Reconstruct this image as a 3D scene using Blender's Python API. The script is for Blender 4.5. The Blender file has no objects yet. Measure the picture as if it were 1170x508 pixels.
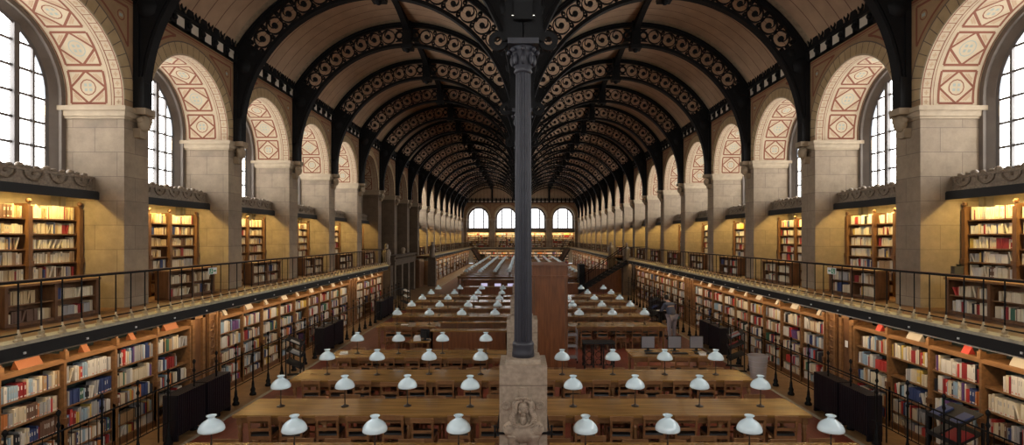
import bpy, math, random
from math import sin, cos, pi, sqrt, atan2
from mathutils import Vector, Matrix
R = random.Random(7)
SC = bpy.context.scene
COL = SC.collection
CZ = 3.9            # eye height above the reading room floor
L = 4.09            # bay length
Y0 = 11.83          # centre of the first pier in view
YEND = 80.0
def yc(k): return Y0 + L * k

# ------------------------------------------------------------------ materials
MATS = {}
def mat(name, col, rough=.6, metal=0., var=.0, scale=4., bump=0., stretch=(1, 1, 1), emis=None, spec=.5, coat=0.):
    if name in MATS: return MATS[name]
    m = bpy.data.materials.new(name); m.use_nodes = True
    nt = m.node_tree; b = nt.nodes['Principled BSDF']
    b.inputs['Base Color'].default_value = (*col, 1); b.inputs['Roughness'].default_value = rough
    b.inputs['Metallic'].default_value = metal; b.inputs['Specular IOR Level'].default_value = spec
    if coat: b.inputs['Coat Weight'].default_value = coat
    if var or bump:
        tc = nt.nodes.new('ShaderNodeTexCoord'); mp = nt.nodes.new('ShaderNodeMapping')
        mp.inputs['Scale'].default_value = stretch
        nt.links.new(tc.outputs['Object'], mp.inputs['Vector'])
        no = nt.nodes.new('ShaderNodeTexNoise'); no.inputs['Scale'].default_value = scale
        no.inputs['Detail'].default_value = 5; nt.links.new(mp.outputs[0], no.inputs['Vector'])
        if var:
            r = nt.nodes.new('ShaderNodeValToRGB')
            r.color_ramp.elements[0].position = .3; r.color_ramp.elements[1].position = .7
            r.color_ramp.elements[0].color = (*[c * (1 - var) for c in col], 1)
            r.color_ramp.elements[1].color = (*[min(1, c * (1 + var)) for c in col], 1)
            nt.links.new(no.outputs['Fac'], r.inputs['Fac']); nt.links.new(r.outputs['Color'], b.inputs['Base Color'])
        if bump:
            bp = nt.nodes.new('ShaderNodeBump'); bp.inputs['Strength'].default_value = bump
            bp.inputs['Distance'].default_value = .02
            nt.links.new(no.outputs['Fac'], bp.inputs['Height']); nt.links.new(bp.outputs[0], b.inputs['Normal'])
    if emis:
        b.inputs['Emission Color'].default_value = (*emis[0], 1); b.inputs['Emission Strength'].default_value = emis[1]
    MATS[name] = m
    return m

def brick_mat(name, c1, c2, mortar, bw, bh, ms=.006, rough=.8, axes='YZ', noise=.15):
    m = bpy.data.materials.new(name); m.use_nodes = True; nt = m.node_tree; N = nt.nodes; b = N['Principled BSDF']
    tc = N.new('ShaderNodeTexCoord'); sp = N.new('ShaderNodeSeparateXYZ'); cb = N.new('ShaderNodeCombineXYZ')
    nt.links.new(tc.outputs['Object'], sp.inputs[0])
    if axes == 'SUMZ':
        ad = N.new('ShaderNodeMath'); ad.operation = 'ADD'
        nt.links.new(sp.outputs['X'], ad.inputs[0]); nt.links.new(sp.outputs['Y'], ad.inputs[1])
        nt.links.new(ad.outputs[0], cb.inputs['X']); nt.links.new(sp.outputs['Z'], cb.inputs['Y'])
    else:
        nt.links.new(sp.outputs[axes[0]], cb.inputs['X']); nt.links.new(sp.outputs[axes[1]], cb.inputs['Y'])
    br = N.new('ShaderNodeTexBrick'); br.inputs['Scale'].default_value = 1
    br.inputs['Color1'].default_value = (*c1, 1); br.inputs['Color2'].default_value = (*c2, 1)
    br.inputs['Mortar'].default_value = (*mortar, 1); br.inputs['Mortar Size'].default_value = ms
    br.inputs['Brick Width'].default_value = bw; br.inputs['Row Height'].default_value = bh
    nt.links.new(cb.outputs[0], br.inputs['Vector'])
    no = N.new('ShaderNodeTexNoise'); no.inputs['Scale'].default_value = 3; no.inputs['Detail'].default_value = 8
    no.inputs['Roughness'].default_value = .7
    nt.links.new(tc.outputs['Object'], no.inputs['Vector'])
    mr = N.new('ShaderNodeMapRange'); mr.inputs['From Min'].default_value = .3; mr.inputs['From Max'].default_value = .7
    mr.inputs['To Min'].default_value = 1 - noise; mr.inputs['To Max'].default_value = 1 + noise
    nt.links.new(no.outputs['Fac'], mr.inputs['Value'])
    mx = N.new('ShaderNodeVectorMath'); mx.operation = 'SCALE'
    nt.links.new(br.outputs['Color'], mx.inputs[0]); nt.links.new(mr.outputs[0], mx.inputs['Scale'])
    nt.links.new(mx.outputs[0], b.inputs['Base Color'])
    b.inputs['Roughness'].default_value = rough
    bp = N.new('ShaderNodeBump'); bp.inputs['Strength'].default_value = .25; bp.inputs['Distance'].default_value = .01
    nt.links.new(no.outputs['Fac'], bp.inputs['Height']); nt.links.new(bp.outputs[0], b.inputs['Normal'])
    return m

def line_mat(name, col, line, axis, pitch, off, width, rough=.7, var=.12):
    """flat boards with thin joints every `pitch` metres along one axis"""
    m = bpy.data.materials.new(name); m.use_nodes = True; nt = m.node_tree; N = nt.nodes; b = N['Principled BSDF']
    tc = N.new('ShaderNodeTexCoord'); sp = N.new('ShaderNodeSeparateXYZ'); nt.links.new(tc.outputs['Object'], sp.inputs[0])
    def mth(op, a, v=None):
        n = N.new('ShaderNodeMath'); n.operation = op
        nt.links.new(a, n.inputs[0])
        if v is not None: n.inputs[1].default_value = v
        return n.outputs[0]
    f = mth('FRACT', mth('DIVIDE', mth('SUBTRACT', sp.outputs[axis], off), pitch))
    g = mth('LESS_THAN', f, width / pitch)
    no = N.new('ShaderNodeTexNoise'); no.inputs['Scale'].default_value = 2.5; no.inputs['Detail'].default_value = 6
    nt.links.new(tc.outputs['Object'], no.inputs['Vector'])
    r = N.new('ShaderNodeValToRGB'); r.color_ramp.elements[0].position = .3; r.color_ramp.elements[1].position = .7
    r.color_ramp.elements[0].color = (*[c * (1 - var) for c in col], 1); r.color_ramp.elements[1].color = (*[c * (1 + var) for c in col], 1)
    nt.links.new(no.outputs['Fac'], r.inputs['Fac'])
    mx = N.new('ShaderNodeMix'); mx.data_type = 'RGBA'
    nt.links.new(g, mx.inputs['Factor']); nt.links.new(r.outputs['Color'], mx.inputs[6]); mx.inputs[7].default_value = (*line, 1)
    nt.links.new(mx.outputs[2], b.inputs['Base Color']); b.inputs['Roughness'].default_value = rough
    return m

STONE = brick_mat('limestone_blocks', (.29, .218, .142), (.22, .162, .108), (.14, .1, .07), .95, .52, .006, .75, 'SUMZ', .22)
STONE_SHADE = brick_mat('shaded_limestone_blocks', (.17, .115, .07), (.13, .09, .055), (.09, .06, .04), .95, .52, .006, .75, 'SUMZ', .2)  # limestone darkened in colour for the shade of the windowless left bays
DIM = mat('dimmed_brown_stone', (.12, .085, .055), .8, var=.2, scale=5)  # shade of the left middle zone put into the colour; posts share it
STONE_PLAIN = mat('limestone', (.29, .22, .14), .75, var=.15, scale=5, bump=.3)
IMPOST = mat('pale_limestone', (.37, .285, .185), .7, var=.1, scale=6, bump=.2)
TAN = mat('tan_plaster', (.29, .175, .085), .8, var=.12, scale=3)
RING = mat('buff_voussoir_plaster', (.42, .295, .15), .8, var=.12, scale=4)
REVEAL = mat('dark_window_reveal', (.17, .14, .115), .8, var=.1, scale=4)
CREAM = mat('cream_plaster', (.46, .36, .235), .8, var=.07, scale=3)
PINK = mat('rose_tinted_plaster', (.4, .26, .155), .8)
RED = mat('oxide_red_paint', (.19, .058, .026), .8)
SAGE = mat('grey_green_paint', (.3, .32, .27), .8)
DARKLINE = mat('dark_joint_paint', (.12, .085, .06), .8)
IRON = mat('black_painted_iron', (.006, .006, .0065), .6, var=.2, scale=9, spec=.2)
IRONC = mat('blue_black_cast_iron', (.03, .031, .041), .5, var=.15, scale=8)
BRONZE = mat('dark_bronze', (.24, .185, .13), .45, .2, var=.3, scale=20)
METOPE = mat('pale_metope_plaster', (.6, .52, .42), .8)
CEIL = line_mat('vault_panels', (.4, .265, .165), (.13, .06, .035), 'Y', L / 8, Y0 - L / 16 - .014, .028)
CEILBAND = mat('stencilled_vault_band', (.3, .23, .15), .8, var=.25, scale=9)
FLOOR = brick_mat('red_brown_floor', (.27, .068, .036), (.21, .053, .03), (.08, .03, .02), .6, .12, .003, .38, 'YX', .25)
PARQ = brick_mat('golden_parquet', (.34, .2, .085), (.25, .145, .06), (.1, .06, .03), .45, .09, .003, .4, 'XY', .2)
OAK = mat('dark_oak', (.15, .068, .028), .42, var=.3, scale=5, stretch=(3, 3, .6))
OAKS = mat('warm_oak_shelf', (.22, .11, .043), .42, var=.3, scale=5, stretch=(3, .6, 3))
TABLE = mat('golden_oak_table_top', (.33, .175, .053), .24, var=.3, scale=2.2, stretch=(.5, 6, 6), coat=.2)
TABLEL = mat('brown_oak_table_frame', (.21, .1, .036), .45, var=.25, scale=6)
CHAIRM = mat('chair_beech', (.23, .108, .042), .42, var=.25, scale=8)
LEATHER = mat('black_leather', (.012, .01, .01), .4)
REDWOOD = mat('polished_red_brown_wood', (.2, .07, .022), .4, var=.3, scale=3, stretch=(5, 5, .5))
DGREEN = mat('dark_green_lining', (.012, .02, .014), .8)
BLACK = mat('matt_black', (.006, .006, .006), .6)
RADI = mat('black_enamel', (.009, .0075, .012), .4)
OPAL = mat('opal_glass', (.76, .93, 1.0), .12, spec=.6, coat=.4)
BRASS = mat('aged_brass', (.5, .4, .25), .4, .3, var=.2, scale=20)
STEM = mat('dark_bronze_stem', (.06, .045, .035), .4, .5)
LIPM = mat('worn_cream_stone_lip', (.42, .38, .28), .6, var=.2, scale=9)
COVE = mat('brown_ribbed_cove', (.11, .085, .05), .6)
PAPER = mat('white_paper', (.75, .74, .72), .7)
ORANGE = mat('orange_card', (.33, .11, .035), .7)
REDCARD = mat('red_card', (.5, .05, .03), .7)
CREAMCARD = mat('cream_card', (.42, .37, .29), .7)
GREY = mat('grey_plastic', (.3, .29, .31), .5)
SCREEN = mat('grey_dormant_screen', (.27, .26, .28), .35)
LAV = mat('lit_screen', (.5, .47, .6), .4, emis=((.62, .56, .78), .5))
GREEN = mat('sign_green', (.03, .28, .13), .5)
GLASSY = mat('white_daylit_pane', (.8, .85, .9), .3, emis=((.99, .985, .97), 6.3))
GLASSY_END = mat('dimmed_daylit_pane', (.8, .85, .9), .3, emis=((.97, .98, 1.0), 2.0))  # daylight glow lowered so the end window bars stay visible
FRAMEM = mat('grey_window_bar', (.12, .11, .105), .6)
TUBE = mat('warm_light_tube', (.8, .7, .5), .4, emis=((1., .78, .42), 5.))
SPOTM = mat('white_spot_lamp', (.8, .78, .72), .4, emis=((1, .93, .8), 1.2))
CLEARP = None
def translucent():
    m = bpy.data.materials.new('clear_grey_plastic'); m.use_nodes = True; b = m.node_tree.nodes['Principled BSDF']
    b.inputs['Base Color'].default_value = (.6, .56, .55, 1); b.inputs['Alpha'].default_value = .45; b.inputs['Roughness'].default_value = .3
    return m
CLEARP = translucent()
BOOKC = {
 'white': (.66, .62, .55), 'cream': (.62, .52, .36), 'grey': (.36, .35, .34), 'pale-blue': (.3, .42, .52), 'dark-red': (.28, .025, .025),
 'red': (.5, .05, .04), 'black': (.02, .02, .025), 'navy': (.04, .06, .16), 'brown': (.15, .08, .05), 'tan': (.42, .27, .14),
 'green': (.05, .14, .09), 'purple': (.14, .07, .2), 'yellow': (.6, .42, .1), 'orange': (.55, .2, .06), 'buff': (.54, .4, .22), 'ivory': (.72, .63, .46)}
BK = {k: mat('book_cloth_' + k.replace('-', '_'), v, .55) for k, v in BOOKC.items()}
BKL = list(BK); BKM = [BK[k] for k in BKL]
TAG = mat('spine_tag', (.6, .3, .22), .6); TAGW = mat('spine_title_patch', (.7, .68, .62), .6)

# ------------------------------------------------------------------ mesh helpers
class MB:
    def __init__(s, T=None): s.v = []; s.f = []; s.m = []; s.ms = []; s.T = T; s.sm = []
    def mi(s, m):
        if m not in s.ms: s.ms.append(m)
        return s.ms.index(m)
    def add(s, vs, fs, m, smooth=False):
        b = len(s.v); T = s.T
        s.v += [T(*p) for p in vs] if T else [tuple(p) for p in vs]
        i = s.mi(m)
        for f in fs: s.f.append([b + q for q in f]); s.m.append(i); s.sm.append(smooth)
    def box(s, x0, x1, y0, y1, z0, z1, m):
        s.add([(x0, y0, z0), (x1, y0, z0), (x1, y1, z0), (x0, y1, z0), (x0, y0, z1), (x1, y0, z1), (x1, y1, z1), (x0, y1, z1)],
              [(0, 3, 2, 1), (4, 5, 6, 7), (0, 1, 5, 4), (1, 2, 6, 5), (2, 3, 7, 6), (3, 0, 4, 7)], m)
    def tbox(s, x0, x1, y0, y1, z0, z1, k, m):   # top scaled by k about its centre
        cx, cy = (x0 + x1) / 2, (y0 + y1) / 2; a, c = (x1 - x0) / 2 * k, (y1 - y0) / 2 * k
        s.add([(x0, y0, z0), (x1, y0, z0), (x1, y1, z0), (x0, y1, z0), (cx - a, cy - c, z1), (cx + a, cy - c, z1), (cx + a, cy + c, z1), (cx - a, cy + c, z1)],
              [(0, 3, 2, 1), (4, 5, 6, 7), (0, 1, 5, 4), (1, 2, 6, 5), (2, 3, 7, 6), (3, 0, 4, 7)], m)
    def lathe(s, prof, m, n=12, c=(0, 0), flute=0, closed=True):   # prof: (r, z)
        vs = []; fs = []
        for r, z in prof:
            for i in range(n):
                a = 2 * pi * i / n; rr = r * (1 - (flute if i % 2 else 0)); vs.append((c[0] + rr * cos(a), c[1] + rr * sin(a), z))
        for j in range(len(prof) - 1):
            for i in range(n):
                i2 = (i + 1) % n; fs.append((j * n + i, j * n + i2, (j + 1) * n + i2, (j + 1) * n + i))
        if closed: fs.append(tuple(range(n - 1, -1, -1))); fs.append(tuple(range((len(prof) - 1) * n, len(prof) * n)))
        s.add(vs, fs, m, n > 8 and not flute)
    def tube(s, p, q, r, m, n=8, r2=None):
        p = Vector(p); q = Vector(q); d = (q - p); r2 = r if r2 is None else r2
        u = d.orthogonal().normalized(); w = d.normalized().cross(u); vs = []
        for P, rr in ((p, r), (q, r2)):
            for i in range(n): a = 2 * pi * i / n; vs.append(tuple(P + u * rr * cos(a) + w * rr * sin(a)))
        fs = [(i, (i + 1) % n, n + (i + 1) % n, n + i) for i in range(n)] + [tuple(range(n - 1, -1, -1)), tuple(range(n, 2 * n))]
        s.add(vs, fs, m, n > 6)
    def path(s, pts, r, m, n=6):
        for a, b in zip(pts, pts[1:]): s.tube(a, b, r, m, n)
    def sphere(s, c, r, m, n=10, k=6, sc=(1, 1, 1)):
        vs = [(c[0], c[1], c[2] - r * sc[2])]; fs = []
        for j in range(1, k):
            t = pi * j / k
            for i in range(n): a = 2 * pi * i / n; vs.append((c[0] + r * sc[0] * sin(t) * cos(a), c[1] + r * sc[1] * sin(t) * sin(a), c[2] - r * sc[2] * cos(t)))
        vs.append((c[0], c[1], c[2] + r * sc[2])); e = len(vs) - 1
        for i in range(n): fs.append((0, 1 + (i + 1) % n, 1 + i)); fs.append((e, e - n + i, e - n + (i + 1) % n))
        for j in range(k - 2):
            for i in range(n):
                a = 1 + j * n; fs.append((a + i, a + (i + 1) % n, a + n + (i + 1) % n, a + n + i))
        s.add(vs, fs, m, True)
    def arc(s, cx, cz, r0, r1, a0, a1, y0, y1, m, n=16, e0=None, e1=None):   # annular sector plate in XZ, extruded in Y
        vs = []; fs = []
        for i in range(n + 1):
            t = i / n; a = a0 + (a1 - a0) * t
            ra = r0 + ((e0 if e0 is not None else r0) - r0) * t; rb = r1 + ((e1 if e1 is not None else r1) - r1) * t
            for r in (ra, rb):
                for y in (y0, y1): vs.append((cx + r * sin(a), y, cz + r * cos(a)))
        for i in range(n):
            b = i * 4; c = b + 4
            fs += [(b, c, c + 2, b + 2), (b + 1, b + 3, c + 3, c + 1), (b, b + 1, c + 1, c), (b + 2, c + 2, c + 3, b + 3)]
        fs += [(0, 2, 3, 1), (4 * n, 4 * n + 1, 4 * n + 3, 4 * n + 2)]
        s.add(vs, fs, m)
    def prism(s, poly, y0, y1, m):      # polygon in XZ
        n = len(poly); vs = [(x, y0, z) for x, z in poly] + [(x, y1, z) for x, z in poly]
        s.add(vs, [tuple(range(n)), tuple(range(2 * n - 1, n - 1, -1))] + [(i, (i + 1) % n, n + (i + 1) % n, n + i) for i in range(n)], m)
    def mesh(s, name):
        me = bpy.data.meshes.new(name); me.from_pydata(s.v, [], s.f)
        for m in s.ms: me.materials.append(m)
        me.polygons.foreach_set('material_index', s.m); me.polygons.foreach_set('use_smooth', s.sm)
        me.update(); return me
    def build(s, name, parent=None, loc=(0, 0, 0), rz=0):
        return inst(name, s.mesh(name), parent, loc, rz)

def inst(name, me, parent=None, loc=(0, 0, 0), rz=0):
    o = bpy.data.objects.new(name, me); COL.objects.link(o); o.location = loc; o.rotation_euler = (0, 0, rz)
    if parent: o.parent = parent
    return o
def tag(o, label=None, cat=None, group=None, kind=None):
    if label: o['label'] = label
    if cat: o['category'] = cat
    if group: o['group'] = group
    if kind: o['kind'] = kind
    return o
def thing(name, label, cat, loc=(0, 0, 0), rz=0, group=None):
    return tag(inst(name, None, None, loc, rz), label, cat, group)
def copy_tree(o, parent=None):
    c = o.copy(); COL.objects.link(c); c.parent = parent
    for ch in o.children: copy_tree(ch, c)
    return c
_o = ('first second third fourth fifth sixth seventh eighth ninth tenth eleventh twelfth thirteenth fourteenth fifteenth sixteenth '
      'seventeenth eighteenth nineteenth twentieth').split()
def nth(i):      # 0-based
    if i < 20: return _o[i]
    t = ['twenty', 'thirty', 'forty', 'fifty', 'sixty', 'seventy', 'eighty'][(i + 1) // 10 - 2]; r = (i + 1) % 10
    return t + '-' + _o[r - 1] if r else t[:-1] + 'ieth'
SIDE = {-1: 'left', 1: 'right'}
def ordn(i): return 'nearest' if i == 0 else nth(i) + ' nearest'

# ------------------------------------------------------------------ floor
b = MB(); b.box(-6.35, 6.35, -1.2, YEND, -.1, 0, FLOOR); b.box(-6.45, -6.35, -1.2, YEND, -.1, .004, LIPM); b.box(6.35, 6.45, -1.2, YEND, -.1, .004, LIPM)
b.box(-10.4, -6.45, -1.2, YEND, -.1, 0, PARQ); b.box(6.45, 10.4, -1.2, YEND, -.1, 0, PARQ)
tag(b.build('floor'), 'red-brown reading room floor with golden parquet side strips', None, kind='structure')

# ------------------------------------------------------------------ arcaded walls
RI, RO, RG, ZS, ZI, ZT = 1.67, 2.0, 1.47, 6.85, 6.7, 9.05
DS = 1.25
def soff(d, s, Lb, off=.004):
    """point on the soffit: depth d, arc length s from the left impost"""
    st = ZS - ZI; r = RI - off; tot = 2 * st + pi * RI; c = Lb / 2
    if s < st: return (c - r, d, ZI + s)
    if s > tot - st: return (c + r, d, ZI + tot - s)
    a = (s - st) / RI; return (c - r * cos(a), d, ZS + r * sin(a))
def strip(mb, P, p, q, w, m):
    (d0, s0), (d1, s1) = p, q; l = math.hypot(d1 - d0, s1 - s0); nx, ny = -(s1 - s0) / l * w / 2, (d1 - d0) / l * w / 2
    n = max(1, int(l / .12)); vs = []
    for i in range(n + 1):
        t = i / n; d = d0 + (d1 - d0) * t; s_ = s0 + (s1 - s0) * t
        vs += [P(d + nx, s_ + ny), P(d - nx, s_ - ny)]
    mb.add(vs, [(2 * i, 2 * i + 1, 2 * i + 3, 2 * i + 2) for i in range(n)], m)
def arch_meshes(T, Lb, tag_, glass=None, hb=.06):
    glass = glass or GLASSY
    """wall face over one arch, decorated soffit, back wall round the window; T maps (u, d, z)"""
    c = Lb / 2; out = {}
    f = MB(T); n = 28
    # ring of voussoirs, spandrel
    for i in range(n):
        a0, a1 = pi * i / n, pi * (i + 1) / n
        p = lambda r, a, d=0: (c - r * cos(a), d, ZS + r * sin(a))
        f.add([p(RI, a0), p(RI, a1), p(RO, a1), p(RO, a0)], [(0, 1, 2, 3)], RING)
        f.add([p(RO, a0), p(RO, a1), (p(RO, a1)[0], 0, ZT), (p(RO, a0)[0], 0, ZT)], [(0, 1, 2, 3)], TAN)
    e = c - RO
    for u0, u1 in ((0, e), (Lb - e, Lb)): f.add([(u0, 0, ZS), (u1, 0, ZS), (u1, 0, ZT), (u0, 0, ZT)], [(0, 1, 2, 3)], TAN)
    for u0, u1 in ((0, c - RI), (c + RI, Lb)): f.add([(u0, 0, ZI), (u1, 0, ZI), (u1, 0, ZS), (u0, 0, ZS)], [(0, 1, 2, 3)], TAN)
    F = lambda u, z: (u, -.004, z)
    nv = 24
    for i in range(nv + 1):
        a = pi * i / nv; strip(f, F, (c - RI * cos(a), ZS + RI * sin(a)), (c - RO * cos(a), ZS + RO * sin(a)), .018, DARKLINE)
    for r, w, m in ((RI + .02, .035, CREAM), (RO - .01, .03, DARKLINE), (RO + .045, .02, RED)):
        if r > c - .02: continue
        for i in range(30):
            a0, a1 = pi * i / 30, pi * (i + 1) / 30
            strip(f, F, (c - r * cos(a0), ZS + r * sin(a0)), (c - r * cos(a1), ZS + r * sin(a1)), w, m)
    for sg in (1, -1):
        U = lambda u: u if sg == 1 else Lb - u
        rr = RO + .12; u0 = .27; zt = ZT - .2; z0 = ZS + sqrt(rr * rr - (c - u0) ** 2); u1 = c - sqrt(rr * rr - (zt - ZS) ** 2)
        strip(f, F, (U(u0), z0), (U(u0), zt), .05, RED); strip(f, F, (U(u0), zt), (U(u1), zt), .05, RED)
        k = 6
        A0 = atan2(z0 - ZS, c - u0); A1 = atan2(zt - ZS, c - u1)
        for i in range(k):
            a0, a1 = A0 + (A1 - A0) * i / k, A0 + (A1 - A0) * (i + 1) / k
            strip(f, F, (U(c - rr * cos(a0)), ZS + rr * sin(a0)), (U(c - rr * cos(a1)), ZS + rr * sin(a1)), .05, RED)
        for i in range(10):
            a0, a1 = 2 * pi * i / 10, 2 * pi * (i + 1) / 10; cu, cz = U(.47), zt - .24
            strip(f, F, (cu + .1 * cos(a0), cz + .1 * sin(a0)), (cu + .1 * cos(a1), cz + .1 * sin(a1)), .025, RED)
        strip(f, F, (U(.42), zt - .24), (U(.52), zt - .24), .07, SAGE)
    strip(f, F, (0, ZT - .05), (Lb, ZT - .05), .05, RED)
    strip(f, F, (0, ZT - .11), (Lb, ZT - .11), .015, RED)
    out['arch_face'] = f.mesh('arch_face')
    # soffit
    s = MB(T); tot = 2 * (ZS - ZI) + pi * RI; N_ = 34
    for i in range(N_):
        a, b_ = tot * i / N_, tot * (i + 1) / N_
        s.add([soff(0, a, Lb, 0), soff(0, b_, Lb, 0), soff(DS, b_, Lb, 0), soff(DS, a, Lb, 0)], [(0, 1, 2, 3)], CREAM)
    P = lambda d, s_: soff(d, s_, Lb)
    for d, w in ((.03, .02), (.21, .02), (.27, .012), (1.22, .02)): strip(s, P, (d, 0), (d, tot), w, RED)
    q = .19; nk = int(tot / q)
    for i in range(nk):
        sc = (i + .5) * tot / nk
        strip(s, P, (.03, sc - tot / nk / 2), (.21, sc - tot / nk / 2), .014, RED)
        strip(s, P, (.075, sc), (.165, sc), .03, PINK); strip(s, P, (.12, sc - .05), (.12, sc + .05), .03, PINK)
    pit = tot / 7
    for k in range(7):
        sc = (k + .5) * pit; d0, d1, h = .38, 1.12, .335; dm = (d0 + d1) / 2
        strip(s, P, (d0, sc - h), (d0, sc + h), .05, RED); strip(s, P, (d1, sc - h), (d1, sc + h), .05, RED)
        strip(s, P, (d0, sc - h), (d1, sc - h), .05, RED); strip(s, P, (d0, sc + h), (d1, sc + h), .05, RED)
        for (p_, q_) in (((d0, sc), (dm, sc + h)), ((dm, sc + h), (d1, sc)), ((d1, sc), (dm, sc - h)), ((dm, sc - h), (d0, sc))):
            strip(s, P, p_, q_, .045, RED)
        for sx, sy in ((1, 1), (1, -1), (-1, 1), (-1, -1)):     # tinted corner triangles
            for g in (.05, .1): strip(s, lambda d, q: soff(d, q, Lb, .002), (dm + sx * (.37 - g - .12), sc + sy * (.335 - .06)), (dm + sx * (.37 - .06), sc + sy * (.335 - g - .12)), .03, PINK)
            strip(s, P, (dm + sx * .05 - .03, sc + sy * .05), (dm + sx * .05 + .03, sc + sy * .05), .06, SAGE)
        for i in range(12):
            a0, a1 = 2 * pi * i / 12, 2 * pi * (i + 1) / 12
            strip(s, P, (dm + .16 * cos(a0), sc + .16 * sin(a0)), (dm + .16 * cos(a1), sc + .16 * sin(a1)), .022, SAGE if k % 2 else RED)
    out['painted_soffit'] = s.mesh('painted_soffit')
    # window wall behind
    w = MB(T); n = 24; r1 = 1.56; db = DS + .2
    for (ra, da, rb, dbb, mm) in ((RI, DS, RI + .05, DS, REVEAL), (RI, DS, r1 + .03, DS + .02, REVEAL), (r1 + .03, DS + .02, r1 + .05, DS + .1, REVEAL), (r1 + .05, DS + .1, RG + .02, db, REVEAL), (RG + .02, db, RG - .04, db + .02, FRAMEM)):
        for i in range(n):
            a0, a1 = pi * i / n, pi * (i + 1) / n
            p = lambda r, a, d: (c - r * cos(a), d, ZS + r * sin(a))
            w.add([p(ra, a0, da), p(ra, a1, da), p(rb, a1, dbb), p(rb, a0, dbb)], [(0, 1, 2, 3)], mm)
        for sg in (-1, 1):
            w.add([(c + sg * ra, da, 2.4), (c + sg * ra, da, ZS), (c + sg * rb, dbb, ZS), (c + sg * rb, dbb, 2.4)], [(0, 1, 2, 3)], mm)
    w.add([(c - RI, db - .02, 2.4), (c + RI, db - .02, 2.4), (c + RI, db - .02, 5.25), (c - RI, db - .02, 5.25)], [(0, 1, 2, 3)], STONE_PLAIN)
    w.box(c - RI, c + RI, DS + .02, db + .08, 5.15, 5.27, IMPOST)
    out['window_reveal'] = w.mesh('window_reveal')
    # blind version
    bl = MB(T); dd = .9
    bl.add([(c - RI, dd, 0), (c + RI, dd, 0), (c + RI, dd, ZS), (c - RI, dd, ZS)], [(0, 1, 2, 3)], STONE_SHADE)
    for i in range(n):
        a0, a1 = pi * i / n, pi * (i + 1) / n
        bl.add([(c, dd, ZS), (c - RI * cos(a0), dd, ZS + RI * sin(a0)), (c - RI * cos(a1), dd, ZS + RI * sin(a1))], [(0, 1, 2)], STONE_SHADE)
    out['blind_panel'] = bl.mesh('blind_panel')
    # window frame and pane
    g = MB(T); dg = db + .03; zb = 5.27; step = .5
    def zt_at(u): 
        t = RG * RG - (u - c) ** 2; return ZS + sqrt(max(t, 0))
    for off, ww in ((-.75, hb), (.75, hb), (-1.15, .026), (1.15, .026), (0, .026), (-.35, .022), (.35, .022)):
        g.box(c + off - ww, c + off + ww, dg - ww, dg + .04, zb, zt_at(c + off), FRAMEM)
    z = zb + step
    while z < ZS + RG:
        hw = RG if z < ZS else sqrt(max(RG * RG - (z - ZS) ** 2, 0)); g.box(c - hw, c + hw, dg - .012, dg + .03, z - .024, z + .024, FRAMEM); z += step
    g.box(c - RG, c + RG, dg - .04, dg + .04, zb, zb + .07, FRAMEM)
    for i in range(n):
        a0, a1 = pi * i / n, pi * (i + 1) / n; pp = lambda r, a, d: (c - r * cos(a), d, ZS + r * sin(a))
        g.add([pp(RG, a0, dg - .03), pp(RG, a1, dg - .03), pp(RG - .06, a1, dg - .03), pp(RG - .06, a0, dg - .03)], [(0, 1, 2, 3)], FRAMEM)
    out['frame'] = g.mesh('window_frame')
    pn = MB(T); vs = [(c - RG, dg + .05, zb), (c + RG, dg + .05, zb)] + [(c + RG * cos(pi * i / n), dg + .05, ZS + RG * sin(pi * i / n)) for i in range(n + 1)]
    pn.add(vs, [tuple(range(len(vs)))], glass)
    pn.box(c - RG, c + RG, dg + .06, dg + .07, zb, zb + .01, FRAMEM)
    out['pane'] = pn.mesh('window_pane')
    return out
def pier_mesh(T, hw, z0=0, st=None):
    p = MB(T)
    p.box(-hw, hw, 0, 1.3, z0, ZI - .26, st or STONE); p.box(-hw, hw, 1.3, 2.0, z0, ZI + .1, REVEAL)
    return p.mesh('pier')
def impost_mesh(T, hw):
    p = MB(T)
    for z0, z1, e in ((ZI - .27, ZI - .22, .03), (ZI - .22, ZI - .1, .055), (ZI - .1, ZI, .085)): p.box(-hw - e, hw + e, -e, 1.65, z0, z1, IMPOST)
    return p.mesh('impost')
def corbel_mesh(T):
    p = MB(T)
    p.box(-.16, .16, -.3, -.02, ZI - .12, ZI + .02, STONE_PLAIN)
    p.sphere((0, -.17, ZI - .3), .15, STONE_PLAIN, 12, 8, (1, .85, 1.25))
    p.sphere((-.12, -.16, ZI - .24), .07, STONE_PLAIN, 8, 5); p.sphere((.12, -.16, ZI - .24), .07, STONE_PLAIN, 8, 5)
    p.sphere((0, -.25, ZI - .3), .05, STONE_PLAIN, 8, 5, (.7, 1.2, 1))
    p.tbox(-.09, .09, -.14, -.0, ZI - .62, ZI - .42, 1.4, STONE_PLAIN)
    return p.mesh('corbel')

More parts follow.
